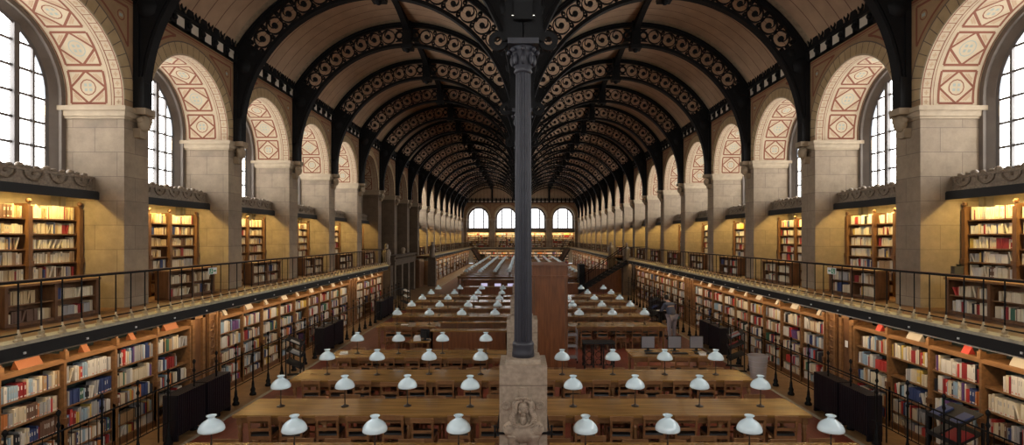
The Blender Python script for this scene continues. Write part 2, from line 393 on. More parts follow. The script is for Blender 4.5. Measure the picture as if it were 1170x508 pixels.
TR = {-1: lambda u, d, z: (-8.5 - d, u, z), 1: lambda u, d, z: (8.5 + d, u, z)}
KB0, KB1 = -3, 15
BLIND = {-1: (4, 5, 6, 7), 1: ()}
win_n = [0]
WIN_LABELS = {}
def mkwindow(am, loc, rz, label):
    win_n[0] += 1
    w = tag(inst('window_%d' % win_n[0], None, None, loc, rz), label, None, kind='structure')
    inst('window_frame', am['frame'], w); inst('window_pane', am['pane'], w)
walls = {}
for s in (-1, 1):
    W = tag(inst('wall_' + SIDE[s], None), SIDE[s] + ' arcaded stone wall of round arches with painted soffits', None, kind='structure'); walls[s] = W
    T = TR[s]; am = arch_meshes(T, L, SIDE[s])
    pm, im, cm = pier_mesh(T, .375), impost_mesh(T, .375), corbel_mesh(T)
    for k in range(KB0, KB1 + 2):
        loc = (0, yc(k), 0)
        if k == KB0: pmd = pier_mesh(T, .375, 0, STONE_SHADE)
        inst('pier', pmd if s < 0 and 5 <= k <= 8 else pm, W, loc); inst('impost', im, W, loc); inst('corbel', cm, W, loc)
        if k <= KB1:
            inst('arch_face', am['arch_face'], W, loc); inst('painted_soffit', am['painted_soffit'], W, loc)
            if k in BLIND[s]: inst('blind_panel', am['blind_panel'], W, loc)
            else:
                inst('window_reveal', am['window_reveal'], W, loc)
                mkwindow(am, loc, 0, ('%s wall round-arched window, %s from the camera' % (SIDE[s], nth(k + 1))) if k >= -1 else 'tall round-arched window beside the camera')
    e = MB(T); ye = yc(KB1 + 1)
    e.box(ye + .3, YEND + .6, 0, .3, 0, ZT, STONE); e.box(yc(KB0) - .4, yc(KB0), 0, 2, 0, ZT, STONE)
    e.box(yc(KB0), YEND, 1.72, 1.8, 0, 5.1, STONE_PLAIN); e.box(yc(KB0), YEND, 0, 2, ZT, ZT + 1.6, TAN)
    e.box(yc(KB0), YEND, .01, 1.7, 2.28, 2.4, OAK) if s > 0 else (e.box(yc(KB0), 31.9, .01, 1.7, 2.28, 2.4, OAK), e.box(43.4, YEND, .01, 1.7, 2.28, 2.4, OAK))
    e.box(yc(KB0), 30, -.35, -.3, 0, 2.15, DGREEN); e.box(43.5, YEND, -.35, -.3, 0, 2.15, DGREEN)
    if s == 1: e.box(30, 36.5, -.35, -.3, 0, 2.15, DGREEN)
    e.build('wall_core', W)
# end wall
TE = lambda u, d, z: (u, d, z)
LE = 4.25
W = tag(inst('wall_end', None), 'far end wall with four round-arched windows under two lunettes', None, kind='structure')
am = arch_meshes(TE, LE, 'end', GLASSY_END, .085); pm, im, cm = pier_mesh(TE, .42), impost_mesh(TE, .42), corbel_mesh(TE)
for i in range(5):
    x = -8.5 + LE * i; inst('pier', pm, W, (x, YEND, 0)); inst('impost', im, W, (x, YEND, 0))
    if 0 < i < 4: inst('corbel', cm, W, (x, YEND, 0))
    if i < 4:
        loc = (x, YEND, 0); inst('arch_face', am['arch_face'], W, loc); inst('painted_soffit', am['painted_soffit'], W, loc); inst('window_reveal', am['window_reveal'], W, loc)
        mkwindow(am, loc, 0, 'end wall round-arched window, %s from the left' % nth(i))
e = MB(); LUN = line_mat('lunette_boards', (.5, .38, .25), (.2, .12, .07), 'X', .5, 0, .03)
e.box(-10.4, 10.4, YEND + .02, YEND + .4, ZT, 12.2, LUN); e.box(-10.4, 10.4, YEND + 1.9, YEND + 2.1, 0, 5.2, STONE_PLAIN)
for x in (-4.25, 4.25): e.box(x - .14, x + .14, YEND - .12, YEND + .05, ZT, 11.9, IRON)
e.build('wall_core', W)
am = arch_meshes(TE, LE, 'back')
# wall behind the camera; unseen windows added to light pedestals and lamp shades
W = tag(inst('wall_back', None), 'plain end wall behind the camera with four added light windows', None, kind='structure')
for i in range(4):
    loc = (-8.5 + LE * (i + 1), -1.2, 0)
    for nm in ('arch_face', 'painted_soffit', 'window_reveal'): inst(nm, am[nm], W, loc, pi)
    mkwindow(am, loc, pi, 'added round-arched light window, unseen behind the camera, %s one' % nth(i))
for i in range(5): inst('pier', pm, W, (-8.5 + LE * i, -1.2, 0), pi); inst('impost', im, W, (-8.5 + LE * i, -1.2, 0), pi)
e = MB(); e.box(-10.4, 10.4, -1.5, -1.21, ZT, 12.2, TAN); e.box(-10.4, 10.4, -2.9, -2.7, 0, 5.2, TAN); e.box(-8.5, 8.5, -2.7, .4, 2.28, 2.4, OAK); e.build('wall_core', W)

# ------------------------------------------------------------------ ceiling: two barrel vaults
VZ, VR, VC = CZ + 3.1, 4.9, 4.25
b = MB(); n = 40; A = math.asin(4.26 / VR)
for s in (-1, 1):
    vs = []
    ys = [-1.2]
    for k in range(-3, 17): ys += [yc(k) - .32, yc(k) + .32]
    ys = [y for y in ys if y < YEND] + [YEND + .1]; ys = sorted(set(y for y in ys if y >= -1.2))
    for j in range(len(ys) - 1):
        mid = (ys[j] + ys[j + 1]) / 2; k = round((mid - Y0) / L); band = abs(mid - yc(k)) < .3
        vv = []
        for i in range(n + 1):
            a = -A + 2 * A * i / n
            for y in (ys[j], ys[j + 1]): vv.append((s * VC + VR * sin(a), y, VZ + VR * cos(a)))
        b.add(vv, [(2 * i, 2 * i + 1, 2 * i + 3, 2 * i + 2) for i in range(n)], CEILBAND if band else CEIL, True)
b.box(-10.4, 10.4, -1.2, YEND + .4, 12.3, 12.4, CEIL)
tag(b.build('ceiling'), 'twin barrel vaults lined with tan curved panels', None, kind='structure')

# ------------------------------------------------------------------ iron cornice along the walls
def cornice(T, Lb, n=7):
    m = MB(T); p = Lb / n; z = ZT
    m.box(0, Lb, -.07, .0, z, z + .06, IRON); m.box(0, Lb, -.12, .0, z + .33, z + .42, IRON)
    m.box(0, Lb, -.02, -.005, z + .07, z + .33, METOPE)
    for i in range(n):
        u = (i + .5) * p
        m.box(u - p / 2, u - p / 2 + .1, -.07, 0, z, z + .36, IRON); m.box(u + p / 2 - .1, u + p / 2, -.07, 0, z, z + .36, IRON)
        m.sphere((u - p / 2, -.08, z + .2), .08, IRON, 6, 4)
        # crest: ring with leaves, and a finial between
        for q in range(10):
            a0, a1 = 2 * pi * q / 10, 2 * pi * (q + 1) / 10; zc = z + .58
            m.tube((u + .09 * cos(a0), -.11, zc + .09 * sin(a0)), (u + .09 * cos(a1), -.11, zc + .09 * sin(a1)), .028, IRON, 5)
        v = u - p / 2
        m.add([(v - .16, -.12, z + .4), (v + .16, -.12, z + .4), (v + .1, -.12, z + .62), (v, -.12, z + .78), (v - .1, -.12, z + .62)], [(0, 1, 2, 3, 4)], IRON)
        m.add([(v - .16, -.1, z + .4), (v + .16, -.1, z + .4), (v + .1, -.1, z + .62), (v, -.1, z + .78), (v - .1, -.1, z + .62)], [(0, 1, 2, 3, 4)], IRON)
        m.box(u - .05, u + .05, -.12, -.09, z + .4, z + .5, IRON)
    return m.mesh('cornice_frieze')
tn = 0
for s in (-1, 1):
    tn += 1; C = tag(inst('trim_%d' % tn, None), 'black iron cornice with rings and pale metopes on %s wall' % SIDE[s], None, kind='structure')
    cm = cornice(TR[s], L)
    for k in range(KB0, KB1 + 1): inst('cornice_frieze', cm, C, (0, yc(k), 0))
C = tag(inst('trim_3', None), 'black iron cornice with pale metopes on end wall', None, kind='structure')
cm = cornice(TE, LE)
for i in range(4): inst('cornice_frieze', cm, C, (-8.5 + LE * i, YEND, 0))

# ------------------------------------------------------------------ iron ribs
RMID = 4.42
def rosette_mesh():
    m = MB(); y0, y1 = -.04, .04
    m.arc(0, 0, .222, .25, 0, 2 * pi, y0, y1, IRON, 20)
    m.arc(0, 0, .0, .078, 0, 2 * pi, y0, y1, IRON, 12)
    m.arc(0, 0, .2, .23, 0, pi * .55, y0, y1, IRON, 8, .06, .09)     # spiral arm
    for sx, sz in ((1, 1), (1, -1)):
        m.arc(.265 * sx, .18 * sz, .03, .06, 0, 2 * pi, y0, y1, IRON, 8)
        m.prism([(.2 * sx, .2 * sz), (.33 * sx, .2 * sz), (.29 * sx, .27 * sz), (.24 * sx, .27 * sz)], y0, y1, IRON)
    m.prism([(.24, -.05), (.31, -.05), (.31, .05), (.24, .05)], y0, y1, IRON)
    return m.mesh('scroll_rosette')
def rib_parts():
    P = {}
    aw = math.asin(.985)
    m = MB(); m.arc(0, 0, 4.73, 4.88, -1.08, 1.08, -.07, .07, IRON, 40); m.arc(0, 0, 4.82, 4.88, -1.08, 1.08, -.11, .11, IRON, 40); P['outer_flange'] = m.mesh('outer_flange')
    m = MB(); m.arc(0, 0, 4.03, 4.12, -1.5, 1.5, -.07, .07, IRON, 48); m.arc(0, 0, 4.0, 4.04, -1.5, 1.5, -.11, .11, IRON, 48); P['inner_flange'] = m.mesh('inner_flange')
    for s in (-1, 1):      # solid haunches down to the wall and the column
        m = MB(); n = 16; a0, a1 = .965, 1.52
        for i in range(n):
            t0, t1 = a0 + (a1 - a0) * i / n, a0 + (a1 - a0) * (i + 1) / n
            def o(t):
                r = min(4.86, 4.24 / sin(t)); return (s * r * sin(t), r * cos(t))
            m.prism([(s * 4.1 * sin(t0), 4.1 * cos(t0)), o(t0), o(t1), (s * 4.1 * sin(t1), 4.1 * cos(t1))], -.09, .09, IRON)
        m.box(min(s * 4.0, s * 4.24), max(s * 4.0, s * 4.24), -.13, .13, -.3, .4, IRON)
        m.box(min(s * 4.12, s * 4.24), max(s * 4.12, s * 4.24), -.13, .13, .3, 2.3, IRON)
        m.sphere((s * 4.0, 0, 1.95), .3, IRON, 10, 6, (1, .6, 1)); m.sphere((s * 3.72, 0, 2.35), .2, IRON, 10, 6, (1, .6, 1))
        P['haunch_plate' + ('' if s < 0 else '_')] = m.mesh('haunch_plate')
    m = MB(); m.box(-.16, .16, -.2, .2, 3.98, 4.9, IRON); m.tbox(-.2, .2, -.22, .22, 3.9, 4.02, 1.1, IRON); m.sphere((0, 0, 3.88), .1, IRON)
    for s in (-1, 1):
        m.arc(s * .3, 4.42, .1, .17, 0, 2 * pi, -.03, .03, IRON, 10)
        m.prism([(s * .16, 4.2), (s * .45, 4.18), (s * .3, 4.3)], -.03, .03, IRON); m.prism([(s * .16, 4.66), (s * .45, 4.66), (s * .3, 4.54)], -.03, .03, IRON)
    P['crown_boss'] = m.mesh('crown_boss')
    return P
RP = rib_parts(); RM = rosette_mesh()
proto = thing('iron_arch_rib', 'x', 'iron arch')
for nm, me in RP.items(): inst(nm.rstrip('_'), me, proto)
for s in (-1, 1):
    for q in range(7):
        a = math.radians(9.3 + 6.95 * q) * s
        o = inst('scroll_rosette', RM, proto, (RMID * sin(a), 0, RMID * cos(a))); o.rotation_euler = (0, a, 0); o.scale = (1.07 * s, 1, 1.07)
first = True
for s in (-1, 1):
    for k in range(-1, 17):
        o = proto if first else copy_tree(proto); first = False
        o.location = (s * VC, yc(k), VZ)
        o['label'] = 'black openwork iron arch spanning the %s vault, %s from the camera' % (SIDE[s], nth(k + 1)); o['group'] = 'iron arches of the %s vault' % SIDE[s]
# crown purlins and middle longitudinal arches
pm = MB(); n = 10
for i in range(n):
    t0, t1 = i / n, (i + 1) / n
    def zb(t): return 4.55 + .25 * sin(pi * t)
    y0, y1 = .2 + (L - .4) * t0, .2 + (L - .4) * t1
    pm.add([(-.1, y0, zb(t0)), (.1, y0, zb(t0)), (.1, y1, zb(t1)), (-.1, y1, zb(t1)), (-.1, y0, 4.88), (.1, y0, 4.88), (.1, y1, 4.88), (-.1, y1, 4.88)],
           [(0, 3, 2, 1), (4, 5, 6, 7), (0, 1, 5, 4), (1, 2, 6, 5), (2, 3, 7, 6), (3, 0, 4, 7)], IRON)
pme = pm.mesh('purlin')
for s in (-1, 1):
    for k in range(-1, 16):
        tag(inst('crown_purlin', pme, None, (s * VC, yc(k), VZ)), 'black iron ridge beam at the %s vault crown, %s bay from camera' % (SIDE[s], nth(k + 1)), 'beam', 'ridge beams of the %s vault' % SIDE[s])
def mid_arch():
    m = MB(lambda x, y, z: (y, x, z)); c = L / 2; rr = 1.86; z0 = 6.95
    m.arc(c, z0, rr - .06, rr, -pi / 2, pi / 2, -.13, .13, IRON, 24)
    m.arc(c, z0, rr, rr + .12, -pi / 2, pi / 2, -.05, .05, IRON, 24)
    m.box(0, L, -.16, .16, 9.2, 9.5, IRON)
    for s in (-1, 1): m.arc(c + s * 1.62, 8.75, .2, .27, 0, 2 * pi, -.04, .04, IRON, 16); m.arc(c + s * 1.1, 8.98, .1, .15, 0, 2 * pi, -.04, .04, IRON, 12)
    m.arc(c, 9.02, .08, .14, 0, 2 * pi, -.04, .04, IRON, 12)
    return m.mesh('mid_arch')
ma = mid_arch()
for k in range(-2, 16):
    tag(inst('longitudinal_iron_arch', ma, None, (0, yc(k), 0)), 'iron arch joining two middle columns, %s gap from the camera' % nth(k + 2), 'iron arch', 'arches between the middle columns')

# ------------------------------------------------------------------ columns and pedestals
def relief():
    m = MB(lambda x, y, z: (x, -y, z)); K = PEDST
    def ell(cx, cz, rx, ry, rz, n=14, y=0.): m.sphere((cx, y, cz), 1, K, n, max(6, n // 2 + 2), (rx, ry, rz))
    m.box(-.31, .31, 0, .008, -.32, .32, K)
    ell(0, -.31, .27, .11, .15, 24); ell(-.17, -.27, .12, .1, .11, 16); ell(.17, -.27, .12, .1, .11, 16)      # draped shoulders
    for i in range(5):
        r = .1 + .035 * i; pts = [(r * 1.25 * sin(a), .1 - .01 * i, -.13 - r * .75 * cos(a)) for a in [(-1.1 + 2.2 * q / 10) for q in range(11)]]
        m.path(pts, .011, K)
    ell(0, -.14, .055, .1, .1, 14)                                       # neck
    ell(0, .03, .083, .125, .12, 20)                                     # face
    ell(0, -.055, .05, .12, .045, 12)                                    # chin
    m.add([(-.017, .115, .0), (.017, .115, .0), (0, .155, .003), (0, .118, .06)], [(0, 1, 2), (1, 3, 2), (3, 0, 2)], K)
    for s in (-1, 1):
        m.tube((s * .018, .118, .062), (s * .062, .098, .058), .009, K, 6); ell(s * .036, .038, .017, .012, .009, 8, .112); ell(s * .045, -.005, .025, .02, .03, 10, .09)
    ell(0, -.028, .026, .014, .008, 8, .118); ell(0, -.043, .02, .013, .008, 8, .116)
    for i in range(15):                                                  # hair falling in curls
        for s in (-1, 1):
            t = i / 14; x = s * (.03 + .085 * min(1, t * 2.4) + .02 * sin(t * 9)); z = .135 - .3 * t ** 1.4
            ell(x, z, .03, .034, .028, 8, .075 - .02 * t); ell(x + s * .033, z - .012, .026, .03, .026, 8, .045 - .01 * t)
    for i in range(9):
        x = -.1 + .025 * i; ell(x, .175 - 1.6 * x * x, .021, .04, .024, 8, .07)     # wreath
    m.box(-.06, .06, 0, .06, .2, .3, K)
    for s in (-1, 1):
        for r in (.05, .028):
            m.path([(s * .235 + r * cos(a), .03, .06 + r * sin(a)) for a in [2 * pi * q / 12 for q in range(13)]], .014, K)
        ell(s * .235, .06, .014, .04, .014, 8)
    return m.mesh('bust_relief')
PEDST = mat('grey_brown_pedestal_stone', (.36, .285, .21), .7, var=.22, scale=16, bump=.35)
PW = .33
def pedestal_proto():
    t = thing('stone_pedestal', 'x', 'pedestal')
    m = MB(); m.box(-PW, PW, -PW, PW, 1.86, 2.13, PEDST); m.box(-PW + .003, PW - .003, -PW + .003, PW - .003, 1.85, 1.86, DARKLINE)
    m.box(-PW, PW, -PW, PW, .35, 1.85, PEDST); m.box(-PW - .06, PW + .06, -PW - .06, PW + .06, 0, .3, PEDST); m.tbox(-PW - .06, PW + .06, -PW - .06, PW + .06, .3, .36, .86, PEDST)
    me = m.mesh('block'); inst('block', me, t)
    m = MB(); m.tbox(-.25, .25, -.25, .25, 2.13, 2.19, .95, PEDST); inst('cap_slab', m.mesh('cap_slab'), t)
    inst('bust_relief', relief(), t, (0, -PW, 1.53))
    m = MB(); m.box(-PW - .04, PW + .04, -PW - .05, -PW - .025, 1.2, 1.225, IRON); m.box(-PW - .04, PW + .04, PW + .02, PW + .04, 1.2, 1.225, IRON)
    for x in (-PW - .04, PW + .02): m.box(x, x + .02, -PW - .04, PW + .04, 1.2, 1.225, IRON)
    for x in (-.12, .12): m.tube((x, -PW - .04, 1.2), (x, -PW - .06, 1.14), .012, IRON)
    for x in (-PW - .06, PW + .06): m.tube((x, -PW, 1.14), (x, -PW, 1.28), .014, IRON); m.sphere((x, -PW, 1.29), .022, IRON, 6, 4)
    inst('iron_band', m.mesh('iron_band'), t)
    m = MB()       # a fluted shaft pair carved under the bust
    for x in (-.13, .13): m.lathe([(.1, .45), (.09, 1.12), (.12, 1.16), (.12, 1.19)], PEDST, 16, (x, -PW + .02))
    inst('carved_lower_panel', m.mesh('carved_lower_panel'), t)
    return t
def column_proto():
    t = thing('cast_iron_column', 'x', 'column')
    m = MB(); m.lathe([(.16, 2.19), (.16, 2.25), (.155, 2.27), (.15, 2.33), (.155, 2.36), (.155, 2.38), (.13, 2.42)], IRONC, 24); inst('base', m.mesh('base'), t)
    m = MB(); m.lathe([(.13, 2.38), (.108, 6.3)], IRONC, 40, flute=.12); inst('shaft', m.mesh('shaft'), t)
    m = MB(); m.lathe([(.11, 6.25), (.135, 6.28), (.12, 6.32), (.125, 6.45), (.16, 6.55), (.19, 6.6), (.15, 6.64)], IRONC, 20)
    for i in range(8):
        a = 2 * pi * i / 8; m.sphere((.15 * cos(a), .15 * sin(a), 6.44), .05, IRONC, 6, 5, (.8, .8, 1.8)); m.sphere((.2 * cos(a), .2 * sin(a), 6.56), .04, IRONC, 6, 4)
    m.box(-.22, .22, -.22, .22, 6.62, 6.7, IRONC); inst('capital', m.mesh('capital'), t)
    m = MB(); m.lathe([(.085, 6.7), (.075, 9.3)], IRON, 16, flute=.1); m.box(-.14, .14, -.14, .14, 9.1, 9.33, IRON)
    for s in (-1, 1):       # consoles carrying the ribs
        m.arc(s * .36, 6.72, .06, .14, 0, 2 * pi, -.04, .04, IRON, 12)
        m.prism([(s * .07, 6.7), (s * .3, 6.7), (s * .24, 7.4), (s * .07, 8.9)], -.08, .08, IRON)
    inst('upper_shaft', m.mesh('upper_shaft'), t)
    return t
pp, cp = pedestal_proto(), column_proto(); first = True
for k in range(-1, 17):
    a, c = (pp, cp) if first else (copy_tree(pp), copy_tree(cp)); first = False
    a.location = c.location = (0, yc(k), 0)
    w = 'large foreground' if k == -1 else nth(k + 1)
    a['label'] = ('large foreground stone pedestal with carved bust carrying the middle column' if k == -1 else 'carved stone pedestal under the %s middle column from the camera' % nth(k + 1)); a['group'] = 'pedestals along the middle line'
    c['label'] = ('large foreground fluted iron column on a stone pedestal' if k == -1 else 'slender fluted iron column on the middle line, %s from the camera' % nth(k + 1)); c['group'] = 'iron columns along the middle line'
for s in (-1, 1):
    m = MB(); m.lathe([(.01, .03), (.035, -.015), (.028, -.02)], SPOTM, 12)
    t = thing('spot_lamp', 'small white spot lamp high on the foreground column, %s side' % SIDE[s], 'spot lamp', (s * .15, yc(-1) - .1, CZ + 3.16)); inst('reflector', m.mesh('reflector'), t)
    m = MB(); m.tube((0, 0, .03), (-s * .1, .06, .1), .012, IRON); inst('bracket', m.mesh('bracket'), t)

# ------------------------------------------------------------------ galleries
GX, GZ = 7.2, 2.4
SEG = [(-1, 0, -1.1, 29.0, 'near'), (1, 0, -1.1, 36.0, 'near'), (-1, 1, 43.4, YEND, 'far'), (1, 1, 43.4, YEND, 'far')]
bal = MB(); bal.tube((0, 0, .1), (0, 0, .84), .011, IRON, 6); balm = bal.mesh('baluster')
ft = MB(); ft.lathe([(.055, 0), (.06, .02), (.035, .045), (.045, .075), (.02, .12), (.012, .17)], BRASS, 8); ftm = ft.mesh('brass_foot')
def gallery(s, y0, y1, word):
    T = lambda x, y, z: (s * x, y, z)
    g = thing('gallery_deck', '%s section of the %s gallery deck with dark fascia and stone lip' % (word, SIDE[s]), 'gallery')
    m = MB(T); m.box(7.42, 8.49, y0, y1, 2.28, GZ, OAK); inst('deck', m.mesh('deck'), g)
    m = MB(T); m.box(GX - .06, 7.42, y0, y1, 2.36, GZ + .01, LIPM); inst('stone_lip', m.mesh('stone_lip'), g)
    m = MB(T); m.box(GX, GX + .06, y0, y1, 2.17, 2.37, BLACK); m.box(GX - .03, GX + .02, y0, y1, 2.3, 2.35, BLACK); m.box(GX + .04, 7.5, y0, y1, 2.25, 2.3, BLACK); inst('fascia', m.mesh('fascia'), g)
    m = MB(T); m.box(GX - .015, GX + .02, y0, y1, 2.15, 2.165, METOPE if s > 0 else BRONZE); inst('fascia_moulding', m.mesh('fascia_moulding'), g)
    m = MB(T); n = int((y1 - y0) / .12)
    for i in range(n):
        y = y0 + i * .12; m.add([(GX + .32, y, 2.26), (7.93, y, 2.0), (7.93, y + .07, 2.0), (GX + .32, y + .07, 2.26), (GX + .32, y + .12, 2.26), (7.96, y + .12, 2.0)], [(0, 1, 2, 3), (3, 2, 5, 4)], COVE)
    inst('ribbed_cove', m.mesh('ribbed_cove'), g)
    m = MB(T)
    y = max(y0, 6) + .6
    while y < min(y1, 50): m.box(GX - .025, GX - .005, y, y + .03, 2.22, 2.25, PAPER); y += 1.12
    if m.v: inst('fascia_studs', m.mesh('fascia_studs'), g)
    r = thing('gallery_railing', 'iron railing with brass feet along the %s %s gallery' % (word, SIDE[s]), 'railing', (s * (GX + .02), 0, GZ + .01))
    m = MB(); m.box(-.03, .03, y0, y1, .83, .865, IRON); m.box(-.012, .012, y0, y1, .1, .12, IRON); m.box(-.02, .02, y0, y1, .865, .875, OAK); inst('handrail', m.mesh('handrail'), r)
    if s == -1 and word == 'near' or s == 1 and word == 'near':
        m = MB(T=lambda x, y, z: (s * x, y, z)); m.box(0, 2.9 if s < 0 else 1.2, y1 - .03, y1 + .03, .83, .87, IRON)
        for i in range(1, 8 if s < 0 else 3): m.tube((i * .37, y1, 0), (i * .37, y1, .84), .011, IRON, 6)
        inst('return_rail', m.mesh('return_rail'), r)
    a = max(y0, 6.2); st = .37 if word == 'near' else .42; n = int((y1 - a) / st); big = min(n, 95)
    off = (7.67 - a) % st
    for i in range(n):
        y = a + off + i * st
        if y > y1: break
        bo = inst('baluster', balm, r, (0, y, 0)); inst('brass_foot', ftm, bo)
for s, _, y0, y1, w in SEG: gallery(s, y0, y1, w)
# end gallery
g = thing('gallery_deck', 'gallery deck crossing the far end wall', 'gallery')
m = MB(); m.box(-7.2, 7.2, YEND - 1.4, YEND + 1.9, 2.28, GZ, OAK); inst('deck', m.mesh('deck'), g)
m = MB(); m.box(-7.2, 7.2, YEND - 1.5, YEND - 1.3, 2.34, GZ + .02, LIPM); inst('stone_lip', m.mesh('stone_lip'), g)
m = MB(); m.box(-7.2, 7.2, YEND - 1.46, YEND - 1.4, 2.16, 2.35, BLACK); inst('fascia', m.mesh('fascia'), g)
r = thing('gallery_railing', 'iron railing across the far end gallery', 'railing', (0, YEND - 1.4, GZ + .02))
m = MB(); m.box(-7.2, 7.2, -.02, .02, .82, .86, IRON); inst('handrail', m.mesh('handrail'), r)
for i in range(36): inst('baluster', balm, r, (-7.2 + .4 * i + .1, 0, 0))

# ------------------------------------------------------------------ books
BOOKS = []       # dicts; the largest 300 become objects of their own
PAL_LOW = ['white'] * 10 + ['cream'] * 5 + ['grey'] * 5 + ['pale-blue'] * 3 + ['dark-red'] * 2 + ['red'] * 1 + ['black'] * 2 + ['navy'] * 2 + ['brown'] * 2 + ['tan'] * 2 + ['purple', 'green', 'yellow', 'orange', 'ivory', 'ivory']
PAL_LOWR = PAL_LOW + ['red'] * 3 + ['ivory'] * 3 + ['white'] * 3 + ['dark-red']
PAL_UPL = ['buff'] * 5 + ['ivory'] * 5 + ['cream'] * 5 + ['tan'] * 4 + ['brown'] * 2 + ['grey', 'dark-red', 'navy']
PAL_UPR = ['ivory'] * 9 + ['white'] * 7 + ['cream'] * 6 + ['grey'] * 3 + ['red'] * 2 + ['dark-red'] * 2 + ['tan', 'brown', 'black', 'navy', 'yellow', 'green']
def fill(M, u0, u1, z, hmax, pal, fill_=.93, tmin=.016, tmax=.042, meta=None, depth=.17, coarse=1):
    """books on a shelf from u0 to u1; M maps (u along the shelf, v out to the reader, z) to world"""
    rr = R; u = u0 + .01; i = 0; end = u1 - (0 if rr.random() < fill_ else rr.uniform(.1, .35) * (u1 - u0))
    base = rr.uniform(.72, .86) * hmax; run = 0; colr = 'white'; t = .03; gp = 0
    while True:
        if run <= 0:
            run = rr.choice([1, 1, 1, 1, 2, 2, 3]) if rr.random() < .93 else rr.randint(5, 10)
            colr = rr.choice(pal); t = rr.uniform(tmin, tmax) * coarse; hh = min(hmax * .95, base * rr.uniform(.82, 1.14))
        run -= 1
        if u + t > end - .01: break
        h = hh * rr.uniform(.98, 1.02); dep = depth * rr.uniform(.85, 1.1); v0 = -rr.uniform(.0, .025)
        lean = 0
        if rr.random() < .04: lean = rr.uniform(.03, .09)
        if u + t + lean > end - .01: break
        BOOKS.append(dict(M=M, u=u, t=t, z=z, h=h, d=dep, v=v0, c=colr, lean=lean, meta=meta, i=i)); i += 1
        u += t + lean + .0015
def book_verts(B):
    M, u, t, z, h, d, v, le = (B[k] for k in ('M', 'u', 't', 'z', 'h', 'd', 'v', 'lean'))
    return [M(u, v, z), M(u + t, v, z), M(u + t, v - d, z), M(u, v - d, z), M(u + le, v, z + h), M(u + t + le, v, z + h), M(u + t + le, v - d, z + h), M(u + le, v - d, z + h)]

# lower wall bookcases
def lower_unit_mesh(s, w):
    T = lambda v, u, z: (-s * v, u, z)      # v out towards the reader (towards the nave)
    P = {}
    m = MB(T); m.box(-.36, .05, 0, .05, 0, 1.98, OAKS); m.box(-.02, .08, -.01, .06, 1.9, 2.02, OAKS); m.box(0, .085, -.005, .055, .82, .92, OAK); m.box(0, .07, 0, .05, 0, .9, OAKS); m.sphere((.05, .025, 2.03), .03, OAK, 8, 5); P['side_panel'] = m.mesh('side_panel')
    m = MB(T); m.box(-.37, -.35, 0, w, .05, 1.9, DGREEN); P['back_panel'] = m.mesh('back_panel')
    m = MB(T); m.box(-.35, .03, .05, w, 0, .12, OAK); P['plinth'] = m.mesh('plinth')
    m = MB(T); m.box(-.36, .03, .05, w, 1.87, 1.91, OAKS); m.box(.0, .05, .05, w, 1.83, 1.9, OAKS); P['top_board'] = m.mesh('top_board')
    m = MB(T); m.box(-.35, .0, .05, w, -.03, 0, OAKS); P['shelf'] = m.mesh('shelf')
    return P
ZSH = [1.46, 1.08, .7, .36, .13]
LOWX = 7.6
LW = 1.12
low_count = {-1: 0, 1: 0}
lm = {}
def lower_unit(s, y, w, idx, area='near'):
    key = (s, round(w, 3))
    if key not in lm: lm[key] = lower_unit_mesh(s, w)
    P = lm[key]
    t = thing('wall_bookcase', 'oak bookcase under the %s %s gallery, %s from the camera end' % (area, SIDE[s], nth(idx)), 'bookcase', (s * LOWX, y, 0), 0, 'bookcases under the %s %s gallery' % (area, SIDE[s]))
    for nm in ('side_panel', 'back_panel', 'plinth', 'top_board'): inst(nm, P[nm], t)
    for z in ZSH: inst('shelf', P['shelf'], t, (0, 0, z))
    M = lambda u, v, z, s=s, y=y: (s * (LOWX - v), y + u, z)
    tops = [1.82] + [z - .03 for z in ZSH]
    for r, z in enumerate(ZSH):
        if r == 4: hm = .2
        else: hm = min(.33, tops[r] - z - .03)
        if R.random() < .04 and r > 1: continue
        fill(M, .055, w - .005, z, hm, PAL_LOW if s < 0 else PAL_LOWR, .88, meta=(s, idx, r, area), coarse=1 if y < 45 else 1.6, tmin=.018, tmax=.045)
    return t
def sign_card(x, y, s, m, w, i, nm):
    b = MB(); b.prism([(-s * -.0, 0), (-s * .12, 0), (-s * .05, .13)], 0, w, m)
    lab = {'orange': 'orange folded card', 'cream': 'cream folded card', 'red': 'red folded card'}[nm]
    tag(b.build('card_sign', None, (x, y, 1.911)), '%s on top of the %s lower bookcases, %s from the camera' % (lab, SIDE[s], nth(i)), 'sign', 'card signs on the lower bookcases')
GROUPS = {-1: [(6.59, 5), (13.39, 9), (24.6, 4)], 1: [(6.59, 5), (13.39, 9), (24.8, 9)]}
